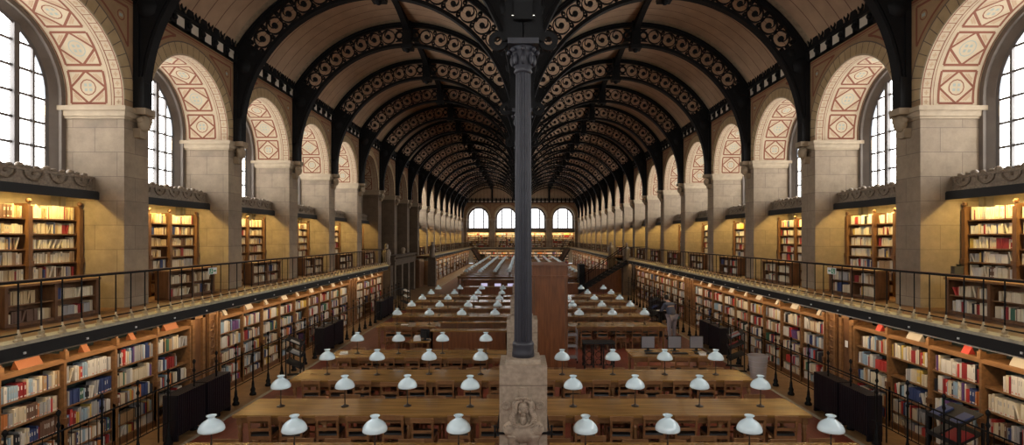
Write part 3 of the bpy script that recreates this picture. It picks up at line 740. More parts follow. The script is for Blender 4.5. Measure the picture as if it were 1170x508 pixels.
for s in (-1, 1):
    idx = 0; ci = 0
    for y0, n in GROUPS[s]:
        for i in range(n):
            w = 1.12 if y0 < 24 else 1.15
            if y0 == 13.39: w = 1.12
            lower_unit(s, y0 + i * w, w, idx); yy = y0 + i * w
            if yy > 6.6:
                q = (idx * 7 + (s > 0) * 3) % 5
                if s < 0 and yy < 12: nm, wd, dy = (('orange', .42, .35) if i in (1, 4) else ('orange', .13, .45))
                elif s > 0 and yy < 12: nm, wd, dy = (('red', .16, .3) if i in (2, 4) else ('cream', .36, .3))
                else: nm, wd, dy = 'cream', (.35 if idx % 2 == 0 else .14), .3
                sign_card(s * (LOWX + .1), yy + dy, s, {'orange': ORANGE, 'cream': CREAMCARD, 'red': REDCARD}[nm], wd, ci, nm); ci += 1
            idx += 1
        # closing side panel
        t = tag(MB().build('tmp'), 'x'); bpy.data.objects.remove(t)
        ye = y0 + n * w; b = MB(lambda x, y, z: (s * x, y, z)); b.box(LOWX - .05, LOWX + .36, ye, ye + .05, 0, 1.98, OAKS); b.box(LOWX - .08, LOWX + .02, ye - .01, ye + .06, 1.9, 2.02, OAKS); b.box(LOWX - .085, LOWX, ye - .005, ye + .055, .82, .92, OAK)
        tag(b.build('bookcase_end_panel'), 'oak end panel closing the run of %s bookcases before the %s opening' % (SIDE[s], nth(GROUPS[s].index((y0, n)))), 'panel')
# wooden jamb panels and dark openings between the runs
def jamb(s, y, wd, carved, i):
    T = lambda x, yy, z: (s * x, yy, z)
    t = thing('oak_jamb_panel', ('carved oak panel' if carved else 'framed oak door panel') + ' beside the %s opening in the %s bookcases' % (nth(i), SIDE[s]), 'panel', (0, y, 0))
    m = MB(T); m.box(7.6, 7.95, 0, wd, 0, 2.1, OAK); inst('board', m.mesh('board'), t)
    m = MB(T)
    if carved:
        for z in (.3, .55, .8, 1.05, 1.3, 1.55, 1.8):
            for q in range(8):
                a0, a1 = 2 * pi * q / 8, 2 * pi * (q + 1) / 8; m.tube((7.59, wd / 2 + .1 * cos(a0), z + .1 * sin(a0)), (7.59, wd / 2 + .1 * cos(a1), z + .1 * sin(a1)), .016, OAKS, 5)
        for u in (.03, wd - .09): m.box(7.55, 7.6, u, u + .06, 0, 2.1, OAKS)
        for z in (.05, .95, 2.0): m.box(7.56, 7.6, .05, wd - .05, z, z + .08, OAKS)
    else:
        for u in (0, wd - .1): m.box(7.55, 7.6, u, u + .1, 0, 2.1, OAKS)
        for z in (0, 2.0): m.box(7.55, 7.6, 0, wd, z, z + .1, OAKS)
        for q in range(8):
            a0, a1 = 2 * pi * q / 8, 2 * pi * (q + 1) / 8; m.tube((7.59, wd / 2 + .06 * cos(a0), .5 + .1 * sin(a0)), (7.59, wd / 2 + .06 * cos(a1), .5 + .1 * sin(a1)), .012, OAKS, 5)
    inst('frame', m.mesh('frame'), t)
jn = {-1: 0, 1: 0}
for s in (-1, 1):
    for y in (12.24, 23.5):
        jamb(s, y + .05, .5, False, jn[s]); jamb(s, y + .68, .44, True, jn[s]); jn[s] += 1
        b = MB(); b.tube((s * 7.75, y + .6, 0), (s * 7.75, y + .6, 2.1), .04, DGREEN, 10); b.tube((s * 7.75, y + .6, 1.95), (s * 7.75, y + .6, 2.02), .055, DGREEN, 10)
        tag(b.build('standpipe'), 'dark green vertical pipe in the %s opening of the %s bookcases' % (nth(jn[s] - 1), SIDE[s]), 'pipe')
b = MB(); b.box(-.004, 0, 0, .11, 0, .15, PAPER); tag(b.build('paper_notice', None, (7.545, 12.42, 1.35)), 'white paper notice on the framed right door panel', 'notice')
# far lower bookcases
for s in (-1, 1):
    for i in range(13):
        w = 2.6; y = 44 + i * 2.72
        if i == 12: w = 2.2
        lower_unit(s, y, w, i, 'far')
def end_unit(x, w, idx):
    T = lambda u, v, z: (u, v, z)
    t = thing('wall_bookcase', 'oak bookcase under the far end gallery, %s from the left' % nth(idx), 'bookcase', (x, YEND - 1.0, 0), 0, 'bookcases under the end gallery')
    m = MB(); m.box(0, .05, -.02, .36, 0, 1.98, OAKS); inst('side_panel', m.mesh('side_panel'), t)
    m = MB(); m.box(0, w, .34, .36, 0, 1.95, DGREEN); inst('back_panel', m.mesh('back_panel'), t)
    for z in [1.9] + ZSH: m = MB(); m.box(.05, w, 0, .34, z - .03, z, OAKS); inst('shelf', m.mesh('shelf'), t)
    M = lambda u, v, z, x=x: (x + u, YEND - 1.0 - v, z)
    for r, z in enumerate(ZSH): fill(M, .06, w, z, .3 if r < 4 else .2, PAL_LOW, .9, meta=None, coarse=2)
for i in range(8): end_unit(-7.0 + i * 1.76, 1.74, i)

# tall gallery bookcases, low gallery bookcases, canopies
def tall_meshes(T, cols, W):
    P = {}
    m = MB(T); m.box(-.03, .03, -.03, .34, 2.4, 4.55, OAK); m.box(-.045, .045, -.06, 0, 2.42, 4.5, OAK); m.sphere((0, -.02, 4.6), .05, OAK, 8, 5); m.box(-.055, .055, -.08, 0, 3.35, 3.45, OAK); P['upright'] = m.mesh('upright')
    m = MB(T); m.box(cols[0], cols[-1], .3, .33, 2.4, 4.5, OAK); P['back_panel'] = m.mesh('back_panel')
    m = MB(T); m.box(cols[0], cols[-1], 0, .3, -.028, 0, OAK); P['shelf'] = m.mesh('shelf')
    return P
ZU = [4.27, 3.975, 3.68, 3.39, 3.1, 2.8, 2.5]
COLS = [.47, 1.65, 2.45, 3.63]
def canopy_mesh(T, Lb):
    c = Lb / 2; m = MB(T); a, b_ = c - RI + .0, c + RI
    m.box(a, b_, .53, .59, 4.7, 4.86, BLACK); m.box(a, b_, .55, 1.42, 4.84, 4.88, BLACK)
    cr = MB(T); n = 6; w = (b_ - a) / n
    cr.box(a, b_, .68, .74, 4.88, 5.17, BRONZE); cr.box(a, b_, .64, .78, 5.14, 5.19, BRONZE); cr.box(a, b_, .62, .8, 4.88, 4.92, BRONZE)
    for i in range(n):
        u = a + (i + .5) * w
        for q in range(8):
            a0, a1 = pi + pi * q / 8, pi + pi * (q + 1) / 8
            cr.tube((u + .2 * cos(a0), .66, 5.14 + .17 * sin(a0)), (u + .2 * cos(a1), .66, 5.14 + .17 * sin(a1)), .018, BRONZE, 5)
        cr.sphere((u - w / 2 + .02, .7, 5.22), .065, BRONZE, 8, 5, (1.2, 1, 1)); cr.sphere((u - .1, .7, 5.22), .045, BRONZE, 6, 4, (1.6, 1, .8)); cr.sphere((u + .1, .7, 5.22), .045, BRONZE, 6, 4, (1.6, 1, .8))
        cr.sphere((u, .68, 5.1), .04, BRONZE, 6, 4)
    tu = MB(T); tu.tube((a + .1, .72, 4.81), (b_ - .1, .72, 4.81), .018, TUBE, 6)
    return m.mesh('lamp_box'), cr.mesh('carved_crest'), tu.mesh('light_tube')
def low_mesh(T, c):
    P = {}; a, b_ = c - .98, c + .98
    m = MB(T)
    for u in (a, b_ - .05): m.box(u, u + .05, .02, .32, 0, .66, OAK)
    m.box(c - .025, c + .025, .02, .3, 0, .64, OAK); m.box(a, b_, .3, .33, 0, .66, OAK); m.box(a, b_, .02, .3, 0, .05, OAK)
    for u in (a, c - .03, b_ - .06): m.box(u, u + .06, 0, .03, .0, .68, OAK)
    P['carcass'] = m.mesh('carcass')
    m = MB(T); m.box(a - .03, b_ + .03, -.03, .36, .66, .7, OAKS); P['top'] = m.mesh('top')
    m = MB(T); m.box(a + .05, b_ - .05, .03, .3, .34, .36, OAKS); P['shelf'] = m.mesh('shelf')
    return P
def niche(s, k, T3, mapM, Lb, label_bay, loc, tm, cm, lo, pal, cols, coarse):
    t = thing('tall_bookcase', 'tall oak bookcase, %s' % label_bay, 'bookcase', loc, 0, 'tall gallery bookcases')
    for u in cols:
        o = inst('upright', tm['upright'], t, tuple(a - b_ for a, b_ in zip(T3(u, .9, 0), T3(0, 0, 0))))
    inst('back_panel', tm['back_panel'], t, tuple(a - b_ for a, b_ in zip(T3(0, .9, 0), T3(0, 0, 0))))
    for z in ZU: inst('shelf', tm['shelf'], t, tuple(a - b_ for a, b_ in zip(T3(0, .9, z), T3(0, 0, 0))))
    for ci in range(len(cols) - 1):
        for r, z in enumerate(ZU):
            M = lambda u, v, z, mm=mapM: mm(u, .92 - v, z)
            fill(M, cols[ci] + .05, cols[ci + 1] - .05, z, .25 if r else .28, pal, .95, meta=('up', s, k, ci, r), depth=.16, tmin=.02, tmax=.05, coarse=coarse)
    c = thing('lamp_canopy', 'dark carved lamp canopy over the books, %s' % label_bay, 'canopy', loc, 0, 'lamp canopies over the gallery bookcases')
    for nm, me in zip(('lamp_box', 'carved_crest', 'light_tube'), cm): inst(nm, me, c)
    q = thing('low_bookcase', 'low two-shelf oak bookcase, %s' % label_bay, 'low bookcase', loc, 0, 'low gallery bookcases')
    o3 = tuple(a - b_ for a, b_ in zip(T3(0, 0, GZ), T3(0, 0, 0)))
    for nm, me in lo.items(): inst(nm, me, q, o3)
    for z in (2.45, 2.76):
        for a, b_ in ((Lb / 2 - .92, Lb / 2 - .03), (Lb / 2 + .03, Lb / 2 + .92)):
            M = lambda u, v, z, mm=mapM: mm(u, .05 - v, z)
            fill(M, a, b_, z, .25, pal, .9, meta=None, depth=.16, tmin=.02, tmax=.045, coarse=coarse)
def area(name, loc, rot, sx, sy, e, col):
    l = bpy.data.lights.new(name, 'AREA'); l.shape = 'RECTANGLE'; l.size = sx; l.size_y = sy; l.energy = e; l.color = col
    o = bpy.data.objects.new(name, l); COL.objects.link(o); o.location = loc; o.rotation_euler = rot
    tag(o, None, None, kind='structure'); return o
NICHE_E, SHELF_E = 92, 14
for s in (-1, 1):
    T = TR[s]; T0 = lambda u, d, z, s=s: (s * d, u, z)
    tm = tall_meshes(T0, COLS, 0); cm = canopy_mesh(T, L); lo = low_mesh(T0, L / 2)
    # low/tall meshes use wall-relative coordinates; shift by the wall plane
    for k in range(-1, KB1 + 1):
        if s < 0 and k in (5, 6, 7): continue
        y = yc(k)
        mapM = lambda u, d, z, s=s, y=y: (s * (8.5 + d), y + u, z)
        t3 = lambda u, d, z, s=s: (s * (8.5 + d), u, z)
        pal = PAL_UPL if s < 0 else PAL_UPR
        n0 = len(bpy.data.objects)
        lab = '%s bay of the %s gallery from the camera' % (nth(k + 1), SIDE[s])
        niche(s, k, lambda u, d, z, s=s: (s * d, u, z), mapM, L, lab, (0, y, 0), tm, cm, lo, pal, COLS, 1 if k < 3 else 2)
        area('niche_lamp', (s * 9.22, y + L / 2, 4.8), (0, s * math.radians(-8), 0), .05, 2.5, NICHE_E if s < 0 else NICHE_E * 1.05, (1, .72, .24))
# place the wall-relative furniture on the wall plane
for o in list(COL.objects):
    if o.name.startswith(('tall_bookcase', 'low_bookcase')) and o.parent is None:
        k = o['label']; s = -1 if 'left gallery' in k else 1
        o.location.x = s * 8.5
# end wall niches
tmE = tall_meshes(TE, [.5, 2.12, 3.75], 0); cmE = canopy_mesh(TE, LE); loE = low_mesh(TE, LE / 2)
for i in range(4):
    x = -8.5 + LE * i
    mapM = lambda u, d, z, x=x: (x + u, YEND + d, z)
    niche(0, i, TE, mapM, LE, '%s bay from the left of the end wall' % nth(i), (x, YEND, 0), tmE, cmE, loE, PAL_UPR, [.5, 2.12, 3.75], 2.5)
    area('niche_lamp', (x + LE / 2, YEND + .72, 4.8), (math.radians(8), 0, 0), 3.0, .05, NICHE_E * 1.3, (1, .74, .36))
# strip lamps under the gallery edge
for s, _, y0, y1, w in SEG:
    y = max(y0, 3.5)
    while y < y1 - 1:
        ln = min(5.6, y1 - y)
        area('shelf_lamp', (s * 7.27, y + ln / 2, 2.14), (0, s * math.radians(-42), 0), .04, ln, SHELF_E * ln / 5.6, (1, .72, .42)); y += ln
area('shelf_lamp', (0, YEND - 1.35, 2.2), (math.radians(45), 0, 0), 14, .04, SHELF_E * 7, (1, .72, .42))

# choose the 300 books that show largest
def proj(p):
    y = p[1]
    return (594.6 + 613 * (p[0] + .04) / y, 271 - 613 * (p[2] - CZ) / y)
def spine_area(B):
    v = book_verts(B); q = [v[0], v[1], v[5], v[4]]
    if min(p[1] for p in q) < 1: return 0
    q = [proj(p) for p in q]
    cx = sum(p[0] for p in q) / 4; cy = sum(p[1] for p in q) / 4
    if not (2 < cx < 1168 and 2 < cy < 506): return 0
    a = 0
    for i in range(4): a += q[i][0] * q[(i + 1) % 4][1] - q[(i + 1) % 4][0] * q[i][1]
    return abs(a) / 2
cand = sorted([B for B in BOOKS if B['meta'] and isinstance(B['meta'][0], int) or (B['meta'] and B['meta'][0] == 'up')], key=spine_area, reverse=True)[:300]
cid = set(id(B) for B in cand)
seen = {}
for B in cand:
    v = book_verts(B); c = Vector(v[0])
    b = MB(); vs = [tuple(Vector(p) - c) for p in v]; L_ = lambda p, q, t: tuple(Vector(p).lerp(Vector(q), t))
    b.add(vs, [(3, 2, 1, 0), (4, 5, 6, 7), (1, 2, 6, 5), (2, 3, 7, 6), (3, 0, 4, 7), (0, 1, 5, 4)], BK[B['c']])
    eps = Vector((-.0012 if c.x > 0 else .0012, 0, 0))
    def band(t0, t1, w0, w1, m):
        pts = []
        for t, w in ((t0, w0), (t0, w1), (t1, w1), (t1, w0)):
            a = Vector(vs[0]).lerp(Vector(vs[4]), t); bb = Vector(vs[1]).lerp(Vector(vs[5]), t); pts.append(tuple(a.lerp(bb, w) + eps))
        b.add(pts, [(0, 1, 2, 3)], m)
    band(.06, .15, .1, .9, TAG if R.random() < .6 else TAGW)
    if R.random() < .6: band(.55, .8, .3, .7, TAGW if B['c'] in ('black', 'navy', 'dark-red', 'red', 'brown', 'green', 'purple') else BK['grey'])
    mt = B['meta']
    if mt[0] == 'up':
        _, s, k, ci, r = mt; lab = '%s book, %s on %s shelf, column %s, %s bay of %s gallery' % (B['c'], nth(B['i']), nth(r), ['one', 'two', 'three'][ci], nth(k + 1), SIDE[s])
        grp = 'books on the %s gallery shelves' % SIDE[s]
    else:
        s, idx, r, ar = mt
        n_ = B['i']
        lab = '%s book, %s from the camera end, %s shelf of %s lower %s bookcase' % (B['c'], nth(n_), nth(r), nth(idx), SIDE[s]); grp = 'books on the lower %s bookcases' % SIDE[s]
    tag(b.build('book', None, c), lab, 'book', grp)
b = MB(); idxm = {}
for m in BKM: b.mi(m)
PG = b.mi(PAPER)
Q = [(3, 2, 1, 0), (4, 5, 6, 7), (0, 1, 5, 4), (1, 2, 6, 5), (2, 3, 7, 6), (3, 0, 4, 7)]
for B in BOOKS:
    if id(B) in cid: continue
    n0 = len(b.v); b.v += book_verts(B); mi_ = BKL.index(B['c'])
    for q in Q: b.f.append([n0 + x for x in q]); b.m.append(mi_); b.sm.append(False)
tag(b.build('books'), 'remaining thousands of books filling shelves on both floors of the room', 'books', kind='stuff')
print('books', len(BOOKS))

# ------------------------------------------------------------------ reading tables, lamps, chairs
def table_proto(x0, x1, hw=.49):
    w = x1 - x0; t = thing('reading_table', 'x', 'table')
    m = MB(); m.box(0, w, -hw, hw, .74, .78, TABLE); m.box(.01, w - .01, -hw + .01, hw - .01, .725, .74, TABLEL); inst('table_top', m.mesh('table_top'), t)
    m = MB()
    for y in (-hw + .06, hw - .09): m.box(.08, w - .08, y, y + .03, .62, .725, TABLEL)
    for x in (.08, w - .11): m.box(x, x + .03, -hw + .06, hw - .06, .62, .725, TABLEL)
    inst('apron', m.mesh('apron'), t)
    m = MB(); m.box(-.045, .045, -.045, .045, .6, .725, TABLEL)
    m.lathe([(.035, .0), (.045, .03), (.03, .06), (.04, .1), (.034, .14), (.043, .2), (.03, .24), (.04, .3), (.034, .36), (.044, .42), (.03, .47), (.045, .53), (.04, .6)], TABLEL, 10)
    lm_ = m.mesh('leg')
    nl = 4 if w > 3 else 2
    for i in range(nl):
        for y in (-hw + .09, hw - .09): inst('leg', lm_, t, (.1 + (w - .2) * i / (nl - 1), y, 0))
    m = MB(); m.box(.1, w - .1, -.025, .025, .1, .15, TABLEL)
    inst('foot_rail', m.mesh('foot_rail'), t)
    return t
def lamp_proto():
    t = thing('reading_lamp', 'x', 'lamp')
    m = MB(); m.lathe([(.07, 0), (.07, .012), (.045, .022), (.015, .035), (.012, .06)], STEM, 16); inst('base', m.mesh('base'), t)
    m = MB(); m.lathe([(.01, .03), (.009, .38)], STEM, 8); m.lathe([(.014, .15), (.014, .18)], STEM, 8); inst('stem', m.mesh('stem'), t)
    m = MB(); m.lathe([(.17, .350), (.177, .358), (.177, .378), (.168, .41), (.15, .443), (.124, .472), (.092, .496), (.064, .512), (.049, .524), (.046, .536), (.053, .55), (.07, .563), (.07, .571), (.057, .569), (.04, .552)], OPAL, 28, closed=False)
    m.lathe([(.165, .35), (.15, .425), (.1, .475), (.045, .51)], OPAL, 28, closed=False); inst('glass_shade', m.mesh('glass_shade'), t)
    m = MB(); m.lathe([(.018, .36), (.02, .42), (.016, .45)], BRASS, 8); m.tube((-.15, 0, .36), (.15, 0, .36), .004, BRASS, 5); m.tube((0, -.15, .36), (0, .15, .36), .004, BRASS, 5); inst('shade_holder', m.mesh('shade_holder'), t)
    return t
def chair_parts():
    P = {}
    m = MB(); m.tbox(-.19, .19, .0, .4, .44, .47, .96, LEATHER); P['seat'] = m.mesh('seat')
    m = MB(); m.box(-.19, .19, .0, .4, .38, .44, CHAIRM); P['seat_frame'] = m.mesh('seat_frame')
    m = MB(); m.box(-.2, .2, -.055, -.03, .72, .8, CHAIRM); P['top_rail'] = m.mesh('top_rail')
    m = MB(); m.box(-.17, .17, -.045, -.025, .54, .59, CHAIRM); P['lower_rail'] = m.mesh('lower_rail')
    m = MB()
    for x in (-.16, .16): m.box(x - .01, x + .01, .0, .38, .17, .2, CHAIRM)
    m.box(-.17, .17, .36, .38, .24, .27, CHAIRM); m.box(-.17, .17, .0, .02, .26, .29, CHAIRM); P['stretcher'] = m.mesh('stretcher')
    for s, nm in ((-1, 'a'), (1, 'b')):
        m = MB(); x = s * .175
        m.add([(x - .018, -.02, 0), (x + .018, -.02, 0), (x + .018, .016, 0), (x - .018, .016, 0), (x - .018, .0, .42), (x + .018, .0, .42), (x + .018, .036, .42), (x - .018, .036, .42)], Q, CHAIRM)
        m.add([(x - .018, .0, .42), (x + .018, .0, .42), (x + .018, .036, .42), (x - .018, .036, .42), (x - .018, -.06, .79), (x + .018, -.06, .79), (x + .018, -.03, .79), (x - .018, -.03, .79)], Q, CHAIRM)
        P['leg' + nm] = m.mesh('back_leg')
        m = MB(); m.tbox(x - .016, x + .016, .36, .395, 0, .42, 1.2, CHAIRM); P['leg_' + nm] = m.mesh('front_leg')
    return P
CP = chair_parts()
cproto = thing('reading_chair', 'x', 'chair')
for nm, me in CP.items(): inst('leg' if nm.startswith('leg') else nm, me, cproto)
cm_all = MB()
for nm, me in CP.items():
    for p in me.polygons: cm_all.add([tuple(me.vertices[i].co) for i in p.vertices], [tuple(range(len(p.vertices)))], me.materials[p.material_index])
chair_single = cm_all.mesh('chair')
lproto = lamp_proto()
TX = {-1: (-5.1, -.42), 1: (.4, 5.08)}
tproto = table_proto(0, 4.68)
cused = lused = tused = False
LX = [4.45, 3.285, 2.12, .955]
NEAR = [7.68, 9.9, 12.2, 14.4, 19.25, 21.6, 24.0, 26.35, 28.75]
FAR = [43.2 + 2.3 * i for i in range(15)]
far_ch = MB(); nch = 0
lampw = ['outermost', 'second outermost', 'second innermost', 'innermost']
def put_lamp(x, y, lab, z=.78):
    global lused
    o = copy_tree(lproto) if lused else lproto; lused = True
    o.location = (x, y, z); o['label'] = lab; o['group'] = 'white glass reading lamps'; o.rotation_euler.z = R.uniform(0, 6)
def put_chair(x, y, rz, lab):
    global cused, nch
    if nch < 300:
        if nch < 272:
            o = copy_tree(cproto) if cused else cproto; cused = True
        else: o = inst('reading_chair', chair_single); o['category'] = 'chair'
        o.location = (x, y, 0); o.rotation_euler = (0, 0, rz); o['label'] = lab; o['group'] = 'chairs at the reading tables'; nch += 1
    else:
        c, s_ = cos(rz), sin(rz)
        far_ch.T = lambda a, b_, z: (x + a * c - b_ * s_, y + a * s_ + b_ * c, z)
        far_ch.box(-.19, .19, 0, .4, .4, .46, CHAIRM); far_ch.box(-.2, .2, -.055, -.03, .7, .8, CHAIRM)
        for a in (-.175, .175): far_ch.box(a - .018, a + .018, -.03, .0, 0, .79, CHAIRM); far_ch.box(a - .016, a + .016, .37, .4, 0, .4, CHAIRM)
for blk, rows in (('near', NEAR), ('far', FAR)):
    for ri, y in enumerate(rows):
        for s in (-1, 1):
            if s == 1 and blk == 'near' and ri == 3: continue
            o = copy_tree(tproto) if tused else tproto; tused = True
            o.location = (TX[s][0], y, 0); bl = '' if blk == 'near' else ' of the far block'
            n_ = nth(ri if not (s == 1 and ri > 3 and blk == 'near') else ri - 1)
            tl = '%s %s%s table' % (n_, SIDE[s], '' if blk == 'near' else ' far-block')
            o['label'] = 'long golden oak reading table, %s from the camera on the %s%s' % (n_, SIDE[s], bl); o['group'] = 'long reading tables'
            for li, lx in enumerate(LX):
                put_lamp(s * lx + (0 if s < 0 else -.04) + R.uniform(-.03, .03), y + .02 + R.uniform(-.02, .02), 'white glass reading lamp, %s on the %s' % (lampw[li], tl))
            for side in (-1, 1):
                for ci in range(8):
                    if R.random() < .06 and blk == 'near' : continue
                    out = .14 if R.random() < .15 else R.uniform(-.02, .05)
                    x = s * (4.6 - .58 * ci) + R.uniform(-.04, .04)
                    put_chair(x, y + side * (.52 + out), R.uniform(-.07, .07) + (0 if side < 0 else pi), 'wooden chair, %s from the outer end, %s side of the %s' % (nth(ci), 'near' if side < 0 else 'far', tl))
far_ch.T = None
if far_ch.v: tag(far_ch.build('chairs'), 'remaining rows of wooden chairs at the tables of the far block', 'chairs', kind='stuff')

# short computer table on the right
t = thing('computer_table', 'short oak table carrying three grey monitors, right of the dark stand', 'table', (2.9, 14.55, 0))
tp = table_proto(0, 2.1, .48)
for ch in list(tp.children): ch.parent = t
bpy.data.objects.remove(tp)
def monitor(x, y, z, rz, w, h, scr, lab):
    t = thing('monitor', lab, 'monitor', (x, y, z), rz)
    m = MB(); m.box(-.1, .1, -.08, .08, 0, .015, BLACK); m.box(-.03, .03, .0, .03, .015, .1, BLACK); inst('stand', m.mesh('stand'), t)
    m = MB(); m.box(-w / 2, w / 2, 0, .03, .07, .07 + h, BLACK); m.tbox(-w / 3, w / 3, .03, .06, .1, h, .8, BLACK); inst('casing', m.mesh('casing'), t)
    m = MB(); m.box(-w / 2 + .012, w / 2 - .012, -.004, 0, .09, .07 + h - .015, scr); inst('screen', m.mesh('screen'), t)
    return t
for i, x in enumerate((3.47, 4.2, 4.8)):
    monitor(x, 14.75, .78, 0, .37, .34, SCREEN, 'grey-screened monitor, %s on the right computer table' % ['left', 'middle', 'right'][i])
    m = MB(); m.box(-.2, .2, -.08, .08, 0, .02, BLACK)
    for r_ in range(4): m.box(-.19, .19, -.07 + r_ * .036, -.045 + r_ * .036, .02, .028, GREY if r_ == 9 else BLACK)
    tag(m.build('keyboard', None, (x + .05, 14.4, .78), .1 * (i - 1)), 'black keyboard before the %s monitor on the computer table' % ['left', 'middle', 'right'][i], 'keyboard')
m = MB(); m.box(0, .16, 0, .22, 0, .05, PAPER); m.box(.02, .17, .01, .2, .05, .07, CREAMCARD); tag(m.build('paper_stack', None, (4.72, 14.2, .78)), 'stack of white paper on the right computer table', 'papers')
for i, x in enumerate((3.45, 4.15, 4.75)):
    o = copy_tree(cproto); o.location = (x, 13.9, 0); o['label'] = 'wooden chair before the %s computer screen on the right' % ['left', 'middle', 'right'][i]; nch += 1
# dark ornate stand
t = thing('display_stand', 'small black stand with scrolled iron legs beside the tall wooden cabinet', 'stand', (1.83, 15.9, 0))
m = MB(); m.box(0, .95, 0, .5, .73, .77, BLACK); inst('top', m.mesh('top'), t)
for x in (.04, .3, .6, .91):
    for y in (.04, .46):
        m = MB(); m.lathe([(.02, 0), (.03, .05), (.015, .12), (.03, .22), (.015, .35), (.03, .48), (.015, .6), (.025, .73)], BLACK, 8); inst('leg', m.mesh('leg'), t, (x, y, 0))
m = MB()
for x in (.17, .45, .76):
    for z in (.2, .42, .62):
        for q in range(8):
            a0, a1 = 2 * pi * q / 8, 2 * pi * (q + 1) / 8; m.tube((x + .09 * cos(a0), .04, z + .09 * sin(a0)), (x + .09 * cos(a1), .04, z + .09 * sin(a1)), .01, BLACK, 5)
m.box(.03, .92, .03, .05, .1, .12, BLACK); inst('scrollwork', m.mesh('scrollwork'), t)
# tall cabinet
t = thing('tall_wooden_cabinet', 'tall plain red-brown wooden lobby cabinet just right of the middle column', 'cabinet', (.3, 15.5, 0))
m = MB(); m.box(0, 1.03, 0, 1.9, 0, 2.75, REDWOOD); m.box(-.0, 1.03, -.03, 0, 0, .15, OAK); inst('body', m.mesh('body'), t)
m = MB(); m.box(-.03, 1.06, -.03, 1.93, 2.75, 2.8, REDWOOD); m.box(-.0, 1.03, 0, 1.9, 2.8, 3.06, REDWOOD); m.box(-.05, 1.08, -.05, 1.95, 3.06, 3.1, REDWOOD); inst('cornice', m.mesh('cornice'), t)
m = MB(); m.box(.95, .99, -.015, 0, .15, 2.75, OAK); m.box(.04, .08, -.015, 0, .15, 2.75, OAK); inst('edge_strip', m.mesh('edge_strip'), t)
# grey trolley
t = thing('metal_trolley', 'narrow grey metal trolley standing against the tall wooden cabinet', 'trolley', (1.42, 16.6, 0))
m = MB()
for x in (0, .3):
    for y in (0, .4): m.tube((x, y, .08), (x, y, 1.05), .014, GREY, 6)
inst('frame', m.mesh('frame'), t)
for z in (.15, .5, .85): m = MB(); m.box(0, .3, 0, .4, z, z + .02, GREY); inst('tray', m.mesh('tray'), t)
for x in (0, .3):
    for y in (0, .4): m = MB(); m.sphere((x, y, .045), .045, BLACK, 8, 6, (.5, 1, 1)); inst('castor', m.mesh('castor'), t)
# issue desk counters on the left
t = thing('issue_desk', 'solid oak issue desk with plain front, left of the middle pedestals', 'desk', (-2.8, 16.6, 0))
m = MB(); m.box(0, 2.35, 0, .05, 0, .98, REDWOOD); m.box(0, .05, 0, 1.1, 0, .98, REDWOOD); m.box(2.3, 2.35, 0, 1.1, 0, .98, REDWOOD); inst('front_panel', m.mesh('front_panel'), t)
m = MB(); m.box(-.03, 2.38, -.04, .35, .98, 1.02, TABLE); inst('counter_top', m.mesh('counter_top'), t)
m = MB(); m.box(.05, 2.3, .3, 1.1, .7, .74, TABLE); inst('inner_worktop', m.mesh('inner_worktop'), t)
t = thing('issue_desk', 'panelled oak counter behind the plain issue desk', 'desk', (-2.8, 18.55, 0))
m = MB(); m.box(0, 2.35, 0, .05, 0, .93, OAK)
for x in (.58, 1.17, 1.76): m.box(x - .02, x + .02, -.015, 0, 0, .93, REDWOOD)
inst('front_panel', m.mesh('front_panel'), t)
m = MB(); m.box(-.03, 2.38, -.04, .2, .93, .97, TABLE); inst('counter_top', m.mesh('counter_top'), t)
t = thing('side_desk', 'small low oak desk wing at the left end of the issue desk', 'desk', (-3.45, 16.4, 0))
m = MB(); m.box(0, .64, 0, .5, .68, .72, TABLE); inst('top', m.mesh('top'), t)
for x in (.04, .58):
    for y in (.04, .46): m = MB(); m.box(x - .02, x + .02, y - .02, y + .02, 0, .68, TABLEL); inst('leg', m.mesh('leg'), t)
m = MB(); m.box(0, .22, 0, .3, 0, .09, PAPER); m.box(.03, .2, .02, .28, .09, .13, PAPER); tag(m.build('paper_stack', None, (-3.32, 16.45, .72), .2), 'stack of white paper on the small low desk wing', 'papers')
monitor(-2.98, 16.6, .72, 2.6, .34, .28, BLACK, 'black monitor on the small low desk wing')
m = MB(); m.box(0, .2, 0, .26, 0, .03, PAPER); tag(m.build('paper_stack', None, (-4.85, 14.3, .78), .3), 'white papers at the left end of the fourth left table', 'papers')
m = MB(); m.box(0, .26, 0, .18, 0, .012, PAPER); tag(m.build('paper_sheet', None, (-4.3, 19.1, .78), .1), 'white sheet on the fifth left table near its outer end', 'paper')
# staff desks in the middle of the room
for i, (x, y, w) in enumerate(((-3.6, 31.2, 3.2), (-3.9, 36.5, 3.6), (.6, 33.6, 3.0))):
    t = thing('staff_desk', ['dark red-brown staff desk in mid room, nearer on the left', 'dark red-brown staff desk in mid room, farther on the left', 'dark red-brown staff desk in mid room, right of the columns'][i], 'desk', (x, y, 0))
    m = MB(); m.box(0, w, 0, .05, 0, 1.0, REDWOOD); m.box(0, .05, 0, .9, 0, 1.0, REDWOOD); m.box(w - .05, w, 0, .9, 0, 1.0, REDWOOD); inst('panel', m.mesh('panel'), t)
    m = MB(); m.box(-.03, w + .03, -.05, .3, 1.0, 1.04, TABLE); m.box(.05, w - .05, .25, .9, .74, .78, TABLE); inst('top', m.mesh('top'), t)
for i, x in enumerate((-2.22, -1.4, -.62)):
    monitor(x, 32.4 if i == 0 else 32.2, .78, .1, .4, .3, LAV, 'lit lavender screen in mid room, %s of the row' % ['left', 'middle', 'right'][i])
t = thing('staff_table', 'plain oak table carrying the lavender screens in mid room', 'table', (-2.7, 32.0, 0))
m = MB(); m.box(0, 2.5, 0, .7, .74, .78, TABLE); inst('top', m.mesh('top'), t)
